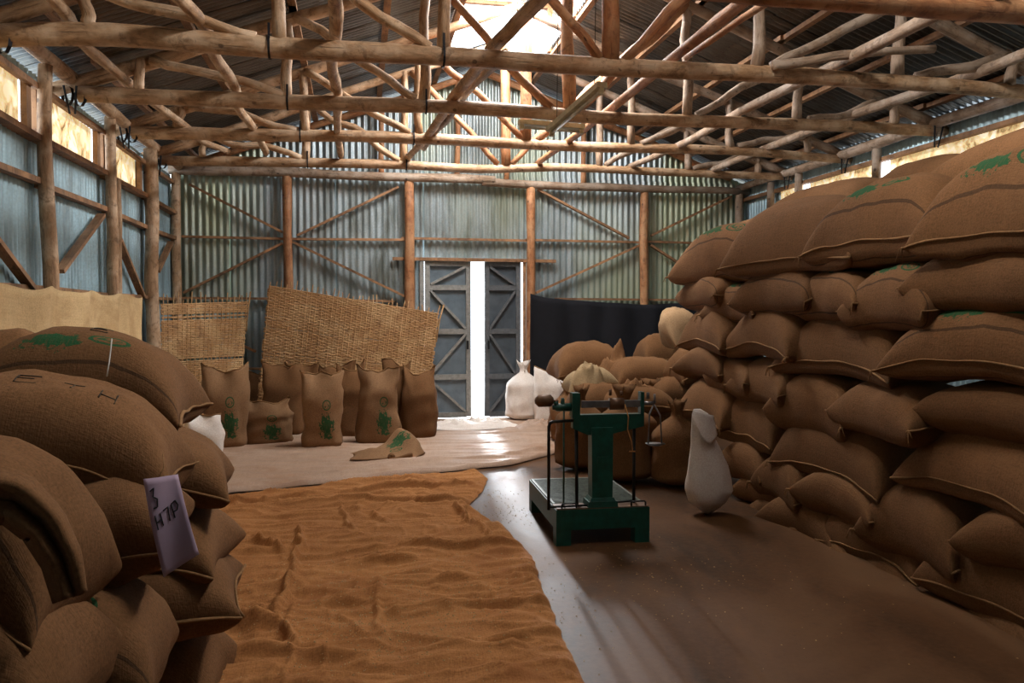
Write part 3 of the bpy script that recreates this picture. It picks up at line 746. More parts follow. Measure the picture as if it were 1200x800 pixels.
# draped empty sack flap over the left front sack
dl = [(-70, 590), (-25, 574), (18, 584), (50, 614), (72, 655), (82, 700)]
def drape(u, v):
    k = u*(len(dl)-1); i = min(len(dl)-2, int(k)); f_ = k-i
    A = Vector(dl[i]); B_ = Vector(dl[i+1]); c = A.lerp(B_, f_); d = Vector(dl[min(i+2, len(dl)-1)])-Vector(dl[max(i-1, 0)]) if 0 < i else B_-A
    d.normalize(); nrm = Vector((-d.y, d.x)); w_ = 18+20*(1-u)
    q = c+nrm*w_*(v*2-1)
    dep = 2.24+.05*(v*2-1)**2+.025*math.sin(v*11+u*4)+.03*noise.noise(Vector((u*3, v*3, 1)))
    return PY(q.x, q.y, dep)
m_ = MB(); m_.grid(drape, 34, 22)
o = m_.build('empty_sack', M['burlap'], label='limp empty burlap sack draped over the front left sack', cat='sack')
sd = o.modifiers.new('s', 'SOLIDIFY'); sd.thickness = .008

# tag
tpx = [(168, 561), (208, 556), (234, 648), (192, 676)]
tp = [PY(px, py, 2.80+dy) for (px, py), dy in zip(tpx, (0, .02, -.02, -.05))]
def tagpt(u, v): 
    a = tp[0].lerp(tp[1], u); c = tp[3].lerp(tp[2], u); p_ = a.lerp(c, v); p_.y -= .012*math.sin(v*3)+.006*math.sin(u*5+v*3); return p_
t = empty('paper_tag', tp[0], label='mauve paper tag hand-lettered H7P, hanging from the lettered sack', cat='tag')
m_ = MB(); m_.grid(tagpt, 8, 14); o = m_.build('paper', M['tag'], t); sd = o.modifiers.new('s', 'SOLIDIFY'); sd.thickness = .0015
def stroke(seq):
    m_ = MB(); pts = []
    for (a, c), (a2, c2) in zip(seq[:-1], seq[1:]):
        for k in range(4): pts.append(tagpt(a+(a2-a)*k/4, c+(c2-c)*k/4)+Vector((0, -.0035, 0)))
    pts.append(tagpt(*seq[-1])+Vector((0, -.0035, 0))); m_.tube(pts, .0022, 4); return m_
def glyph(strokes):
    m_ = MB()
    for s_ in strokes: q = stroke(s_); m_.add(q.v, q.f, q.uv)
    m_.build('handwritten_mark', M['ink'], t)
glyph([[(0.153, .38), (0.163, .53)], [(0.299, .37), (0.310, .51)], [(0.158, .455), (0.305, .44)]])
glyph([[(0.384, .36), (0.530, .335)], [(0.530, .335), (0.499, .49)]])
glyph([[(0.625, .32), (0.646, .48)], [(0.625, .32), (0.751, .29), (0.804, .35), (0.751, .40), (0.636, .41)]])
glyph([[(0.142, .13), (0.268, .10), (0.205, .19), (0.310, .22), (0.268, .30), (0.153, .31)]])
m_ = MB(); m_.tube([tagpt(.45, .0), PY(192, 548, 2.84), PY(191, 532, 2.9)], .002, 5); m_.build('tag_string', M['seam'], t)

# ------------------------------------------------------------------ upright sacks
def upright(px, by, wpx, hpx, label, group, mat='burlap_stand', neck=False, Yd=None, yaw=0, lean=0, cat='sack', name='standing_sack', stripe=False, thick=.62, slump=0, seed=None):
    global SACKN; SACKN += 1; seed = seed or SACKN*2.1
    p = PZ(px, by, 0); d = (p-CL); dep = d.dot(CM @ Vector((0, 0, -1)))
    W = wpx*dep/FPX; Hh = hpx*dep/FPX; T = W*thick
    p.y += T*.45
    root = empty(name, p, label=label, cat=cat, group=group)
    root.rotation_euler = (0, lean, yaw)
    b = MB(); n = 32; m = 22
    for j in range(m+1):
        t = j/m
        for i in range(n):
            a = 2*math.pi*i/n
            if neck:
                body = .78
                if t < body:
                    q = t/body; pr = (min(1, (q/.12+.05))**.5 if q < .12 else 1)*(1-.25*max(0, (q-.75)/.25)**2) ; wx = wy = pr
                    if q > .75: wx *= 1-.45*((q-.75)/.25)**1.6; wy *= 1-.45*((q-.75)/.25)**1.6
                else:
                    q = (t-body)/(1-body); k = .30 if q < .25 else .30+.5*(q-.25); wx = wy = .42*(1-q/.25)+.14*(q/.25) if q < .25 else .14+.24*(q-.25)
                hx, hy = W/2*wx, W/2*wy*.85
            else:
                hx = W/2*(1 if t > .08 else .82+.18*math.sqrt(max(0, t/.08)))*(1+.05*math.sin(t*7+seed)-.04*t)
                hy = T/2*(1 if t > .08 else .7+.3*math.sqrt(t/.08))*(1 if t < .62 else max(.02, 1-((t-.62)/.38)**1.7))
            e = .72 if not neck else .95
            x = hx*sgnpow(math.cos(a), e); y = hy*sgnpow(math.sin(a), e)
            z = Hh*t
            nz = noise.noise(Vector((math.cos(a)*1.6, math.sin(a)*1.6+seed, t*3.2)))
            fac = 1+.16*nz+.05*(1-abs(noise.noise(Vector((math.cos(a)*1.3, math.sin(a)*1.3+seed, t*5+seed)))))**6-.025+.02*math.sin(t*22+2*math.cos(a*2+seed))*(t > .05)
            x *= fac; y *= fac
            if not neck:
                ear = abs(math.cos(a))**3; kk = max(0, (t-.62)/.38); z += Hh*.07*(ear-.45)*kk+Hh*.10*noise.noise(Vector((x*7, seed, 0)))*kk; x *= 1-.10*kk*(1-kk)*2*math.sin(seed*3)
                y += T*.20*math.sin(x/W*9+seed)*max(0, (t-.75)/.25)
                z -= slump*Hh*max(0, (t-.4))*(.4+.6*noise.noise(Vector((x*4, seed, 3))))
                y -= slump*.4*max(0, t-.5)*Hh
            else:
                if t > .8: 
                    z += .035*math.sin(a*5+seed)*(t-.8)/.2; x += .03*(t-.8)/.2*math.sin(a*4+seed)
            b.v.append(Vector((x, y, z))); b.uv.append(((x/W+.5) if math.sin(a) <= 0 else (x/W+2.5), z/Hh))
    for j in range(m):
        for i in range(n):
            a = j*n+i; c = j*n+(i+1) % n; b.f.append((a, c, c+n, a+n))
    b.f.append(tuple(reversed(range(n))))
    b.f.append(tuple(m*n+i for i in range(n)))
    b.build('sack_body', M[mat], root, local=True)
    if neck:
        k0 = int(m*.84); zc = Hh*.835; m_ = MB(); ring = [Vector((W*.075*math.cos(q), W*.07*math.sin(q), zc+.004*math.sin(3*q))) for q in [2*math.pi*i/12 for i in range(13)]]
        m_.tube(ring, .008, 5); m_.tube([ring[9], ring[9]+Vector((.02, -.03, -.06))], .005, 4); m_.build('tie_string', M['seam'], root, local=True)
    else:
        top = [b.v[m*n+i] for i in range(0, n//2+1)]
        m_ = MB(); m_.tube([q+Vector((0, 0, .006)) for q in top], .009, 6, True, .5, seed); m_.build('seam', M['seam'], root, local=True)
    return root
ug = 'standing sacks along the end wall'
upright(262, 527, 52, 98, 'wide standing burlap sack below the small woven mat, green print', ug, yaw=.1)
upright(222, 512, 46, 68, 'dim standing burlap sack half hidden behind the left stack', ug, 'burlap')
upright(298, 500, 36, 64, 'narrow standing burlap sack tucked between two wider sacks', ug, 'burlap')
upright(331, 512, 50, 86, 'standing burlap sack with crumpled top in front of large mat left edge', ug, 'burlap')
upright(312, 523, 58, 58, 'low slumped burlap sack with its top folded over, green print', ug, slump=.35)
upright(354, 505, 40, 78, 'burlap sack with open curled top behind the front standing sack', ug, 'burlap')
upright(377, 527, 50, 92, 'front standing burlap sack with pale open rim and green print', ug)
upright(412, 514, 36, 86, 'slim standing burlap sack left of the printed pale sack', ug, 'burlap')
upright(444, 522, 50, 90, 'pale standing burlap sack with clear green print, folded sack before it', ug)
upright(465, 514, 34, 88, 'standing burlap sack with pointed top ear behind the pale printed sack', ug, 'burlap')
upright(492, 516, 42, 82, 'standing burlap sack at the right end of the row, beside door', ug, 'burlap', thick=.8)
upright(395, 503, 46, 76, 'burlap sack barely showing behind the middle of the row', ug, 'burlap')
upright(236, 552, 46, 64, 'white plastic sack with green print, beside the left stack', None, 'white_print', name='plastic_sack', yaw=.4)
# white sacks by the door
upright(616, 494, 42, 70, 'white striped plastic sack with a knotted top beside the door', None, 'white_bag', neck=True, name='plastic_sack')
upright(648, 498, 40, 66, 'pinkish white plastic sack with an open ragged top, behind scale', None, 'white_bag', name='plastic_sack')
# pile behind the scale
ig = 'tied sacks behind the weighing scale'
for px, by, wp, hp, lab in [(684, 552, 58, 98, 'tied burlap sack behind the scale, left of its column'), (738, 567, 78, 112, 'broad tied burlap sack directly behind the scale column'),
                            (800, 572, 62, 100, 'tied burlap sack standing left of the white limp bag'), (706, 528, 56, 88, 'tied burlap sack in the second rank, above the scale beam'),
                            (768, 535, 60, 88, 'tied burlap sack in the second rank, right of the scale'), (668, 520, 44, 70, 'tied burlap sack right of the white sacks'), (735, 512, 60, 75, 'tied burlap sack in the third rank of the heap'), (800, 525, 60, 95, 'tied burlap sack at the foot of the far stack end')]:
    upright(px, by, wp, hp, lab, ig, 'burlap', neck=True)
hg = 'sacks lying on the heap'
def hp(px, py, Y, L, W, H, label, **k): return sack(at_px(px, py, Y), L, W, H, k.pop('yaw', 0), k.pop('pitch', 0), k.pop('roll', 0), label, hg, k.pop('mat', 'burlap'), **k)
hp(686, 425, 10.8, .98, .7, .46, 'burlap sack sloping down toward the door on the far heap', pitch=R(-8))
hp(772, 416, 10.8, .62, .6, .48, 'burlap sack leaning at the right of the far heap', pitch=R(-12))
hp(797, 386, 10.2, .5, .5, .5, 'pale pillow-like sack propped on top of the heap against black cloth', pitch=R(-35), mat='pale_burlap')
hp(815, 430, 9.2, .62, .6, .4, 'burlap sack with pale patch at the far end of the heap', pitch=R(-10))
hp(755, 440, 10.0, .95, .7, .40, 'long burlap sack lying across the middle of the heap')
hp(690, 446, 9.9, .62, .45, .28, 'cream cloth bundle with knotted top on the heap', mat='cream_cloth', pitch=R(-10))
hp(790, 462, 9.3, .75, .6, .34, 'burlap sack low on the right side of the heap')
hp(745, 470, 9.2, .85, .6, .30, 'burlap sack just above the scale beam')
hp(700, 478, 9.5, .75, .6, .5, 'burlap sack under the cream bundle'); hp(760, 500, 10.2, 1.1, .9, .9, 'bulky burlap sack at the core of the heap'); hp(690, 490, 10.9, 1.0, .8, .8, 'bulky burlap sack at the rear of the heap'); hp(790, 470, 10.9, 1.0, .8, 1.0, 'bulky burlap sack against the black cloth')
# crumpled cloth on the heap
def crumple(name, c, rx, ry, h, mat, label, seed, cat='cloth', spikes=0):
    def f(u, v):
        a = u*2*math.pi; r = v
        e = 1+.18*noise.noise(Vector((math.cos(a)*1.5, math.sin(a)*1.5, seed)))
        x = rx*r*math.cos(a)*e; y = ry*r*math.sin(a)*e
        q = Vector((x*7, y*7, seed))
        hh = h*(1-r**2.2)*(.55+.9*abs(noise.noise(q*.9)))+h*.6*(1-abs(noise.noise(q*1.3)))**4*(1-r**4)+.006
        if c[2] > .3: hh -= .22*r**3
        if spikes: hh += h*spikes*max(0, 1-((x-.1*rx)**2+(y)**2)/(rx*.35)**2)**2
        return Vector((c[0]+x, c[1]+y, c[2]+hh))
    m_ = MB(); m_.grid(f, 44, 18, lambda u, v: (.5+.5*v*math.cos(u*6.283), .5+.5*v*math.sin(u*6.283)))
    return m_.build(name, M[mat], label=label, cat=cat)
p = PY(722, 425, 10.3); crumple('empty_sack', p-Vector((0, 0, .1)), .30, .3, .18, 'burlap', 'peaked empty burlap sack thrown on top of the heap', 4.2, 'sack', 1.2)
p = PY(745, 462, 9.3); crumple('empty_sack', p-Vector((0, 0, .02)), .45, .35, .14, 'burlap', 'crumpled empty burlap sack spread above the scale beam', 9.2, 'sack')
p = PY(690, 434, 9.7); crumple('cloth_bundle', p-Vector((0, 0, .05)), .24, .22, .12, 'cream_cloth', 'crumpled cream cloth with knots on the left of the heap', 2.2)
# limp white bag leaning by the right stack
def limp():
    base = PZ(836, 606, 0); base = Vector((base.x, base.y+.12, 0))
    prof = [(0, .012, .012, 0), (.05, .085, .08, 0), (.12, .165, .15, .0), (.21, .205, .17, .01), (.30, .195, .16, .0), (.42, .17, .13, -.02), (.55, .135, .10, -.05), (.66, .10, .08, -.075), (.75, .085, .06, -.09), (.82, .085, .04, -.095), (.87, .07, .02, -.11), (.91, .03, .012, -.14)]
    t = empty('plastic_bag', base, label='limp white plastic bag, narrow twisted top, leaning against the right stack', cat='bag')
    b = MB(); n = 30
    for k in range(len(prof)*3-2):
        j, fr_ = divmod(k, 3); fr_ /= 3
        A = prof[j]; B = prof[min(j+1, len(prof)-1)]; z, rx, ry, ox = [A[q]+(B[q]-A[q])*fr_ for q in range(4)]
        for i in range(n):
            a = 2*math.pi*i/n; nz = 1+.07*noise.noise(Vector((math.cos(a)*2, math.sin(a)*2, z*6)))+.06*math.sin(a*5+z*7)*min(1, z*1.6)
            b.v.append(Vector((ox+rx*math.cos(a)*nz, ry*math.sin(a)*nz-.1*z, z))); b.uv.append((i/n, z))
    m = len(prof)*3-2
    for j in range(m-1):
        for i in range(n): a = j*n+i; c = j*n+(i+1) % n; b.f.append((a, c, c+n, a+n))
    b.f.append(tuple(reversed(range(n)))); b.f.append(tuple((m-1)*n+i for i in range(n)))
    b.build('bag_body', M['white_bag'], t, local=True)
    def fl(u, v): a = -.1+.2*u; return Vector((-.185+.17*u-.02*v+.05*v*u, -.125-.045*math.sin(u*3.1)-.015*v, .905-.05*u-(.05+.20*math.sin(u*2.6))*v))
    m_ = MB(); m_.grid(fl, 10, 8); o = m_.build('folded_rim', M['white_bag'], t, local=True); sd = o.modifiers.new('s', 'SOLIDIFY'); sd.thickness = .006
limp()

# ------------------------------------------------------------------ cloths on floor
def poly_in(pt, poly):
    x, y = pt; c = False; j = len(poly)-1
    for i in range(len(poly)):
        xi, yi = poly[i]; xj, yj = poly[j]
        if (yi > y) != (yj > y) and x < (xj-xi)*(y-yi)/(yj-yi)+xi: c = not c
        j = i
    return c
def edge_curve(px_pts):
    return [PZ(a, c, 0) for a, c in px_pts]
# burlap sheet: right edge as function of Y, from photo points
re = edge_curve([(560, 553), (572, 562), (566, 575), (552, 590), (548, 597), (566, 605), (592, 622), (612, 640), (622, 652), (628, 662), (634, 690), (646, 712), (655, 740), (668, 765), (684, 800)])
re = [(p.y, p.x) for p in re]; re.sort()
def redge(y):
    if y <= re[0][0]: return re[0][1]+(re[0][0]-y)*.03
    for (a, xa), (b_, xb) in zip(re[:-1], re[1:]):
        if a <= y <= b_: return xa+(xb-xa)*(y-a)/(b_-a)
    return re[-1][1]
yfar0 = PZ(235, 592, 0); yfar1 = PZ(560, 553, 0)
def ridge(p, a, b_, wd, h):
    a = Vector(a).to_2d(); b_ = Vector(b_).to_2d(); p = Vector(p).to_2d(); d = b_-a; t = max(0, min(1, (p-a).dot(d)/d.length_squared)); q = a+d*t; r = (p-q).length/wd
    return h*math.exp(-r*r*2.2)*math.sin(math.pi*min(1, max(0, t*.96+.04)))**.35
folds_px = [((230, 600), (420, 580), .05, .04), ((420, 580), (560, 572), .06, .05), ((270, 582), (330, 568), .05, .03), ((380, 592), (550, 592), .055, .05), ((300, 640), (330, 655), .05, .05), ((355, 625), (345, 680), .045, .05), ((345, 680), (320, 735), .05, .045), ((430, 605), (460, 618), .05, .03), ((400, 655), (520, 640), .06, .03), ((470, 650), (610, 645), .05, .05), ((400, 668), (490, 662), .05, .03), ((400, 692), (560, 682), .06, .025),
            ((450, 725), (640, 712), .06, .03), ((560, 760), (680, 740), .06, .035), ((260, 740), (330, 745), .06, .07), ((330, 745), (345, 770), .05, .05), ((240, 775), (440, 780), .08, .04), ((535, 600), (560, 625), .04, .05), ((560, 625), (590, 645), .04, .03), ((400, 600), (415, 625), .03, .03), ((250, 660), (340, 650), .06, .025), ((480, 770), (620, 765), .06, .03), ((260, 700), (360, 695), .06, .025), ((445, 690), (450, 760), .04, .02)]
folds = [(PZ(*a, 0), PZ(*b_, 0), wd, h) for a, b_, wd, h in folds_px]
YN = 2.4
def rug(u, v):
    y = YN+(yfar1.y-YN)*v
    xr = redge(y)
    yy = y-(1-u)**1.2*(yfar1.y-yfar0.y)*v*1.0
    x = -1.9+(xr+1.9)*u
    x += .015*noise.noise(Vector((y*9, 3, 0)))*u; yy += .03*noise.noise(Vector((x*5, 7, 0)))*v
    z = .012
    q = Vector((x, yy*1.4, 0))
    z += .05*max(0, noise.noise(q*1.7+Vector((3, 0, 0)))) + .055*abs(noise.noise(Vector((x*1.3, yy*4.5, 4))))**1.2
    z += .026*(1-abs(noise.noise(Vector((x*2.2+noise.noise(q*2)*.8, yy*7, 8)))))**7
    z += .022*(1-abs(noise.noise(Vector((x*1.1+noise.noise(q*3)*.5, yy*10, 14)))))**10*(.5+noise.noise(q*1.1))
    z += .020*(1-abs(noise.noise(Vector((x*6+noise.noise(q*3)*.5, yy*1.6, 24)))))**12*max(0, noise.noise(q*1.3+Vector((9, 0, 0)))*2)
    z += .006*noise.noise(q*11)+.004
    for a, b_, wd, h in folds:
        z += ridge((x+.05*noise.noise(q*4), yy+.05*noise.noise(q*4+Vector((5, 5, 5)))), a, b_, wd*.8, h*1.35)
    e = min(1, (1-u)/.02, (1-v)/.012); z = z*max(.12, e**.5 if e > 0 else .12)
    return Vector((x, yy, max(.008, z)))
m_ = MB(); m_.grid(rug, 230, 380); m_.build('burlap_sheet', M['rug'], label='wrinkled orange-brown burlap sheet spread over the middle of the floor', cat='burlap sheet')

# pale tarp near the door
tf = [PZ(a, c, 0) for a, c in ((150, 592), (270, 579), (400, 566), (600, 546), (655, 531), (700, 520))]
def tfront(x):
    if x <= tf[0].x: return tf[0].y
    for a, b_ in zip(tf[:-1], tf[1:]):
        if a.x <= x <= b_.x: return a.y+(b_.y-a.y)*(x-a.x)/(b_.x-a.x)
    return tf[-1].y+(x-tf[-1].x)*1.0
def tarp(u, v):
    x = -2.6+(3.0+2.6)*u; y0 = tfront(x)+.02*noise.noise(Vector((x*3, 0, 0))); y = y0+(12.9-y0)*v
    z = .02+.03*max(0, noise.noise(Vector((x*1.2, y*3.2, 1))))+.022*(1-abs(noise.noise(Vector((x*.9, y*4, 5)))))**5
    z += .035*math.exp(-((v-.0)/.015)**2)+.03*math.exp(-((v-.10-.05*math.sin(x*1.3))/.02)**2)*(1 if x > -.5 else .3)
    e = min(1, v/.004 if v < .004 else 1); return Vector((x, y, max(.012, z*max(.2, e))))
m_ = MB(); m_.grid(tarp, 120, 170); m_.build('floor_tarp', M['tarp'], label='pale dusty tarpaulin on the floor between burlap sheet and door', cat='tarpaulin')
p = PZ(560, 502, 0); crumple('crumpled_sheet', (p.x-.1, p.y, .03), .75, .35, .10, 'white_bag', 'crumpled grey plastic sheet on tarpaulin in front of the door gap', 6.6)
p = PZ(640, 503, 0); crumple('crumpled_sheet', (p.x, p.y, .03), .5, .35, .09, 'tarp', 'folded brown tarpaulin end at the foot of the white sacks', 7.7)
# folded empty sack on the tarp
def folded():
    c = PZ(455, 541, 0); c = Vector((c.x, c.y+.2, .03))
    t = empty('empty_sack', c, label='folded empty burlap sack lying on the tarpaulin before the standing sacks', cat='sack')
    def f(u, v):
        x = -.44+.86*u; y = .22-.42*v
        peak = .27*math.exp(-((x-.16-.25*v)/.17)**2)*(1-v*.75)+.10*math.exp(-((x+.15)/.3)**2)*math.sin(math.pi*min(1, v*.8+.1))
        z = peak+.03*abs(noise.noise(Vector((x*6, y*6, 3))))
        z *= min(1, 8*(u)*(1-u)*1.5)*min(1, 1.2-v) if v < 1 else 0
        return Vector((x*(1-.12*v)+.04*math.sin(v*5), y-.03*math.sin(u*6), max(.0, z)+.004))
    m_ = MB(); m_.grid(f, 34, 22); o = m_.build('folded_cloth', M['burlap_stand'], t, local=True); sd = o.modifiers.new('s', 'SOLIDIFY'); sd.thickness = .008
    m_ = MB(); m_.tube([(-.02+.1*math.cos(a)*.6+a*.035, -.24+.03*math.sin(a), .03+.02*math.sin(a*1.3)) for a in [i*.5 for i in range(14)]], .028, 8, True, .5); m_.build('curled_edge', M['burlap'], t, local=True)
folded()

# hanging burlap on left wall, black cloth on back wall
def hang_l(u, v):
    y = 3.0+(10.15-3.0)*u; ztop = 1.91+.012*math.sin(u*43)+.03*noise.noise(Vector((u*19, 0, 0)))
    z = ztop*(1-v)+.25*v
    return Vector((-2.50+.035*math.sin(u*46+v*1.5)+.03*noise.noise(Vector((u*30, v*3, 2))), y, z))
m_ = MB(); m_.grid(hang_l, 160, 24); o = m_.build('hanging_burlap', M['hang'], label='pale burlap sheet hung along the lower left wall', cat='burlap sheet')
sd = o.modifiers.new('s', 'SOLIDIFY'); sd.thickness = .006
tb = [PY(a, c, 12.85) for a, c in ((621, 344), (640, 349), (690, 353), (755, 357), (816, 354))]
def hang_b(u, v):
    x = tb[0].x+(6.3-tb[0].x)*u; zt = None
    for a, b_ in zip(tb[:-1], tb[1:]):
        if a.x <= x <= b_.x: zt = a.z+(b_.z-a.z)*(x-a.x)/(b_.x-a.x)
    if zt is None: zt = tb[-1].z
    return Vector((x, 12.82+.03*math.sin(u*40+v)+.02*noise.noise(Vector((u*20, v*4, 0))), zt*(1-v)+.04*v))
m_ = MB(); m_.grid(hang_b, 90, 20); o = m_.build('black_curtain', M['black_cloth'], label='black cloth hung on the end wall right of the door', cat='curtain')
sd = o.modifiers.new('s', 'SOLIDIFY'); sd.thickness = .005

# ------------------------------------------------------------------ woven mats
def wmat(c4, Yb, Yt, zb, nst, label, seed):
    """c4: photo corners TL, TR, BR, BL ; leans from Yb at the foot to Yt at the top"""
    rnd = random.Random(seed)
    TL, TR = PY(*c4[0], Yt[0]), PY(*c4[1], Yt[1])
    BR, BL = PY(*c4[2], Yb[1]), PY(*c4[3], Yb[0])
    def pt(u, v):  # v 0 bottom, 1 top
        p_ = BL.lerp(BR, u).lerp(TL.lerp(TR, u), v); p_.y += .05*math.sin(u*3.1)*math.sin(v*2+.3)
        return p_
    t = empty('woven_mat', (BL+BR)/2, label=label, cat='mat', group='woven bamboo mats')
    us = [(k+.5)/nst+rnd.uniform(-.004, .004) for k in range(nst)]
    Hh = (TL-BL).length; nrow = int(Hh/.025)
    b = MB()
    for r in range(nrow):
        v0 = (r+.5)/nrow; segs = nst*2
        if rnd.random() < .04: continue
        tone = rnd.random()*3
        wv = .0128*(1 if rnd.random() > .12 else .72)
        base = len(b.v); j0 = 0; u0 = max(0, rnd.uniform(-.01, .012)); u1 = 1-max(0, rnd.uniform(-.01, .012))
        for k in range(segs+1):
            u = u0+(u1-u0)*k/segs
            off = .008*math.cos(math.pi*(u*nst-.5)+math.pi*(r % 2))
            p_ = pt(u, v0+.0025*noise.noise(Vector((u*7, r*.9, seed))))
            for dz in (-wv, wv):
                b.v.append(p_+Vector((0, off-.0, dz))); b.uv.append((tone+dz*4, u*3+tone))
        for k in range(segs): a = base+2*k; b.f.append((a, a+2, a+3, a+1))
    o = b.build('woven_strips', M['mat'], t, kind='stuff'); sd = o.modifiers.new('s', 'SOLIDIFY'); sd.thickness = .002
    for u in us:
        m_ = MB(); ext = rnd.uniform(.04, .16)/Hh; a = pt(u, .0); dx = rnd.uniform(-.012, .012)
        m_.tube([pt(u, 0), pt(u, .5), pt(u+dx*.2, 1), pt(u+dx, 1+ext)], .0075, 5); m_.build('stake', M['mat'], t)
    # dark backing gaps: a loose outer stake at right edge
    m_ = MB(); m_.tube([pt(1.0, .75), pt(1.005, .95), pt(1.02, 1.08)], .012, 6); m_.build('stake', M['mat'], t)
wmat([(314, 334), (515, 367), (499, 505), (298, 500)], (12.35, 12.35), (12.75, 12.75), 0, 34, 'large woven bamboo mat leaning between the standing sacks and wall', 3)
wmat([(188, 356), (291, 353), (280, 500), (190, 505)], (11.2, 12.15), (11.45, 12.7), 0, 20, 'small woven bamboo mat with a torn hole, leaning near corner', 5)

# ------------------------------------------------------------------ weighing scale
P0 = PZ(652, 640, 0); P1 = PZ(761, 635, 0); P3 = PZ(610, 600, 0)
sw = (P1-P0).length; ax = (P1-P0).normalized(); ang = math.atan2(ax.y, ax.x); sl_ = 1.12
sc = empty('platform_scale', P0, label='green cast-iron platform scale with beam and sliding poise, mid floor', cat='scale')
sc.rotation_euler = (0, 0, ang)
HB = .265
def sp(nm, m_, mt, smooth=False, parent=sc, **k): return m_.build(nm, M[mt], parent, smooth=smooth, local=True, **k)
m_ = MB(); m_.box((sw/2, .012, HB-.075), (sw, .025, .15)); m_.box((sw/2, sl_-.012, HB-.075), (sw, .025, .15)); m_.box((.012, sl_/2, HB-.075), (.025, sl_-.05, .15)); m_.box((sw-.012, sl_/2, HB-.075), (.025, sl_-.05, .15)); sp('base_frame', m_, 'green')
m_ = MB(); m_.box((.045, .75, HB-.06), (.02, .5, .02)); sp('side_rod', m_, 'iron')
for cx in (.055, sw-.055):
    for cy in (.055, sl_-.055):
        m_ = MB(); m_.box((cx, cy, .062), (.11, .11, .124)); sp('leg', m_, 'green')
m_ = MB(); m_.box((sw/2, sl_*.57, HB+.004), (sw-.02, sl_*.82, .012)); 
sp('platform', m_, 'green_top')
rib_ = MB()
for k in range(26):
    rib_.box((sw/2, sl_*.18+.034*k, HB+.012), (sw-.06, .008, .004))
sp('platform_ribs', rib_, 'green_top', kind='stuff')
m_ = MB(); m_.box((sw/2, .09, HB+.002), (sw-.01, .17, .012)); sp('front_plate', m_, 'brass')
CX = .355
def taper(m_, c, z0, z1, a0, a1):
    (w0, d0), (w1, d1) = a0, a1
    vs_ = [(c[0]+sx*w/2, c[1]+sy*d/2, z) for z, w, d in ((z0, w0, d0), (z1, w1, d1)) for sx, sy in ((-1, -1), (1, -1), (1, 1), (-1, 1))]
    m_.add(vs_, [(3, 2, 1, 0), (4, 5, 6, 7), (0, 1, 5, 4), (1, 2, 6, 5), (2, 3, 7, 6), (3, 0, 4, 7)], [(0, 0)]*8)
m_ = MB(); taper(m_, (CX, .09), HB, HB+.05, (.23, .17), (.22, .16)); taper(m_, (CX, .09), HB+.05, HB+.075, (.20, .15), (.17, .13)); taper(m_, (CX, .09), HB+.07, .86, (.155, .12), (.165, .11))
m_.box((CX, .028, .62), (.08, .006, .05))
sp('column', m_, 'green')
def prism(m_, pts, y0, y1):
    n_ = len(pts); vs_ = [(x_, y0, z_) for x_, z_ in pts]+[(x_, y1, z_) for x_, z_ in pts]
    m_.add(vs_, [tuple(range(n_)), tuple(reversed(range(n_, 2*n_)))]+[(i, i+n_, (i+1) % n_+n_, (i+1) % n_) for i in range(n_)], [(0, 0)]*2*n_)
hz = lambda py: 1.7-(py-368)*5.95/950
hxp = lambda px: (px-652)*sw/109.0
m_ = MB(); prism(m_, [(hxp(673), hz(487)), (hxp(673), hz(503)), (hxp(690), hz(511)), (hxp(716), hz(511)), (hxp(757), hz(502)), (hxp(757), hz(487))], .06, .13); sp('head_bracket', m_, 'green')
m_ = MB(); prism(m_, [(hxp(672), hz(461)), (hxp(672), hz(490)), (hxp(681), hz(490)), (hxp(681), hz(461))], .05, .14); sp('pivot_upright', m_, 'green')
m_ = MB(); prism(m_, [(hxp(753), hz(461)), (hxp(753), hz(490)), (hxp(757), hz(490)), (hxp(757), hz(461))], .06, .13); sp('beam_guide', m_, 'green')
m_ = MB(); m_.box(((hxp(684)+hxp(756))/2, .09, hz(475)), (hxp(756)-hxp(684), .02, .05)); sp('weighing_beam', m_, 'steel')
m_ = MB(); m_.tube([(hxp(717), .09, hz(475)), (hxp(733), .09, hz(475))], [.045, .045], 14); m_.tube([(hxp(718), .09, hz(465)), (hxp(718), .09, hz(458))], .012, 8); m_.tube([(hxp(731), .09, hz(465)), (hxp(731), .09, hz(460))], .012, 8); sp('sliding_poise', m_, 'brass', True)
m_ = MB(); m_.tube([(hxp(650), .09, hz(478)), (hxp(653), .09, hz(478)), (hxp(655), .09, hz(478)), (hxp(674), .09, hz(478))], [.018, .02, .03, .03], 8); m_.tube([(hxp(655), .09, hz(478)), (hxp(654), .09, hz(471))], .018, 8); m_.tube([(hxp(662), .09, hz(479)), (hxp(662), .09, hz(467))], [.022, .012], 8); sp('pivot_arm', m_, 'green', True)
m_ = MB(); m_.tube([(hxp(630), .09, hz(470)), (hxp(634), .09, hz(470)), (hxp(648), .09, hz(470)), (hxp(651), .09, hz(470))], [.02, .045, .045, .025], 16); m_.tube([(hxp(651), .09, hz(470)), (hxp(657), .09, hz(471))], .01, 6); sp('counterweight', m_, 'brass', True)
m_ = MB(); m_.tube([(hxp(644), .03, HB), (hxp(644), .03, hz(499)), (hxp(645.5), .03, hz(495)), (hxp(649), .03, hz(493.5)), (hxp(673), .06, hz(493.5))], .012, 8); sp('guard_rail', m_, 'iron', True)
m_ = MB(); m_.tube([(hxp(680), .12, HB), (hxp(679), .12, hz(503))], .013, 8); sp('guard_rail', m_, 'iron', True)
m_ = MB(); m_.tube([(hxp(748), .12, HB), (hxp(748), .12, hz(500))], .013, 8); sp('guard_rail', m_, 'iron', True)
m_ = MB(); m_.tube([(hxp(663), .08, HB), (hxp(663), .08, hz(478))], .007, 6); sp('connecting_rod', m_, 'green', True)
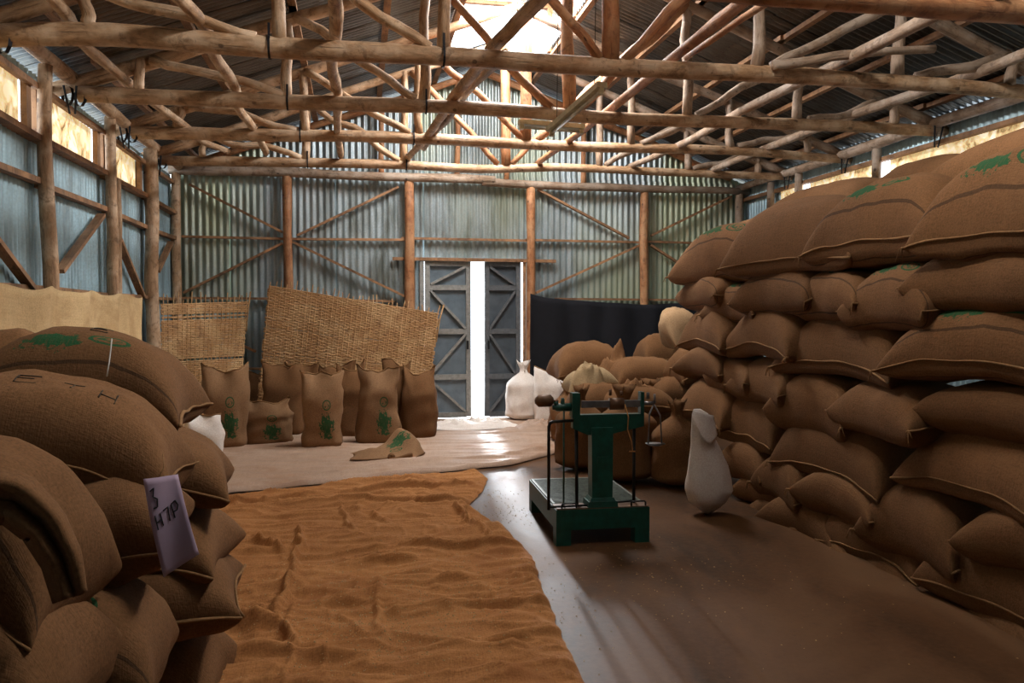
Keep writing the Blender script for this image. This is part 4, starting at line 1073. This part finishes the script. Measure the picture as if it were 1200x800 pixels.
m_ = MB(); m_.tube([(hxp(644), .03, HB+.02), (hxp(690), .04, HB+.02)], .009, 6); sp('foot_rail', m_, 'iron', True); m_ = MB(); m_.tube([(hxp(716), .10, HB+.02), (hxp(748), .12, HB+.02)], .009, 6); sp('foot_rail', m_, 'iron', True)
for cx in (.10, sw-.08):
    m_ = MB(); m_.tube([(cx-.055, .02, HB), (cx-.055, .02, HB+.035), (cx-.045, .02, HB+.042), (cx+.045, .02, HB+.042), (cx+.055, .02, HB+.035), (cx+.055, .02, HB)], .007, 6); sp('carry_handle', m_, 'iron', True)
# pan hanger
hx_ = hxp(772)
m_ = MB(); m_.tube([(hxp(757), .09, hz(475)), (hxp(770), .09, hz(475))], .014, 8); m_.tube([(hxp(763), .09, hz(470)), (hxp(763), .09, hz(462))], .012, 8); m_.tube([(hxp(771), .09, hz(475)), (hxp(771), .09, hz(464))], .01, 8); sp('beam_tip', m_, 'steel', True)
m_ = MB(); m_.tube([(hxp(770), .09, hz(476)), (hxp(765), .09, hz(488)), (hxp(763.5), .09, hz(524))], .006, 6); m_.tube([(hxp(770), .09, hz(476)), (hxp(778), .09, hz(490)), (hxp(780), .09, hz(524))], .006, 6); sp('pan_hanger', m_, 'steel', True)
m_ = MB(); m_.tube([(hxp(772), .09, hz(526)), (hxp(772), .09, hz(524))], [.05, .075], 20); sp('weight_pan', m_, 'steel', True)
m_ = MB(); m_.tube([(hxp(733), .04, hz(475)), (hxp(737), .035, hz(490)), (hxp(736), .03, hz(505)), (hxp(741), .03, hz(520)), (hxp(742), .03, hz(531))], .0045, 5); m_.tube([(hxp(738), .03, hz(531)), (hxp(745), .03, hz(531))], .006, 5); sp('orange_string', m_, 'string', True)

# ------------------------------------------------------------------ scattered parchment coffee beans
rb = random.Random(11); b = MB()
def bean(p, s_):
    a = rb.uniform(0, 6.28); c, s = math.cos(a)*s_, math.sin(a)*s_
    b.add([p+Vector((c, s, 0)), p+Vector((-s*.6, c*.6, 0)), p+Vector((-c, -s, 0)), p+Vector((s*.6, -c*.6, 0)), p+Vector((0, 0, s_*.6))], [(0, 1, 4), (1, 2, 4), (2, 3, 4), (3, 0, 4)], [(0, 0)]*5)
clusters = [(PZ(480, 735, 0), .35, .3, 500), (PZ(430, 760, 0), .3, .3, 300), (PZ(380, 700, 0), .6, .5, 500), (PZ(500, 680, 0), .5, .4, 300)]
rg = bpy.data.objects['burlap_sheet']
from mathutils.bvhtree import BVHTree
dg = None
bv = BVHTree.FromPolygons([v.co+rg.location for v in rg.data.vertices], [tuple(p_.vertices) for p_ in rg.data.polygons])
for c, sx, sy, n_ in clusters:
    for _ in range(n_):
        x_, y_ = c.x+rb.gauss(0, sx), c.y+rb.gauss(0, sy)
        hit = bv.ray_cast(Vector((x_, y_, 1)), Vector((0, 0, -1)))
        if hit[0] is not None: bean(hit[0]+Vector((0, 0, -.0005)), rb.uniform(.005, .009))
for (px, py), n_, s_ in (((592, 600), 160, .22), ((610, 560), 60, .3), ((740, 660), 90, .5), ((660, 710), 120, .4), ((880, 700), 80, .6), ((700, 560), 40, .2), ((575, 580), 60, .12)):
    c = PZ(px, py, 0)
    for _ in range(n_):
        x_, y_ = c.x+rb.gauss(0, s_), c.y+rb.gauss(0, s_)
        if x_ > redge(y_)+.02: bean(Vector((x_, y_, 0)), rb.uniform(.004, .008))
b.build('spilled_beans', M['bean'], smooth=False, label='spilled coffee beans scattered over the burlap sheet and concrete floor', cat='beans', kind='stuff')
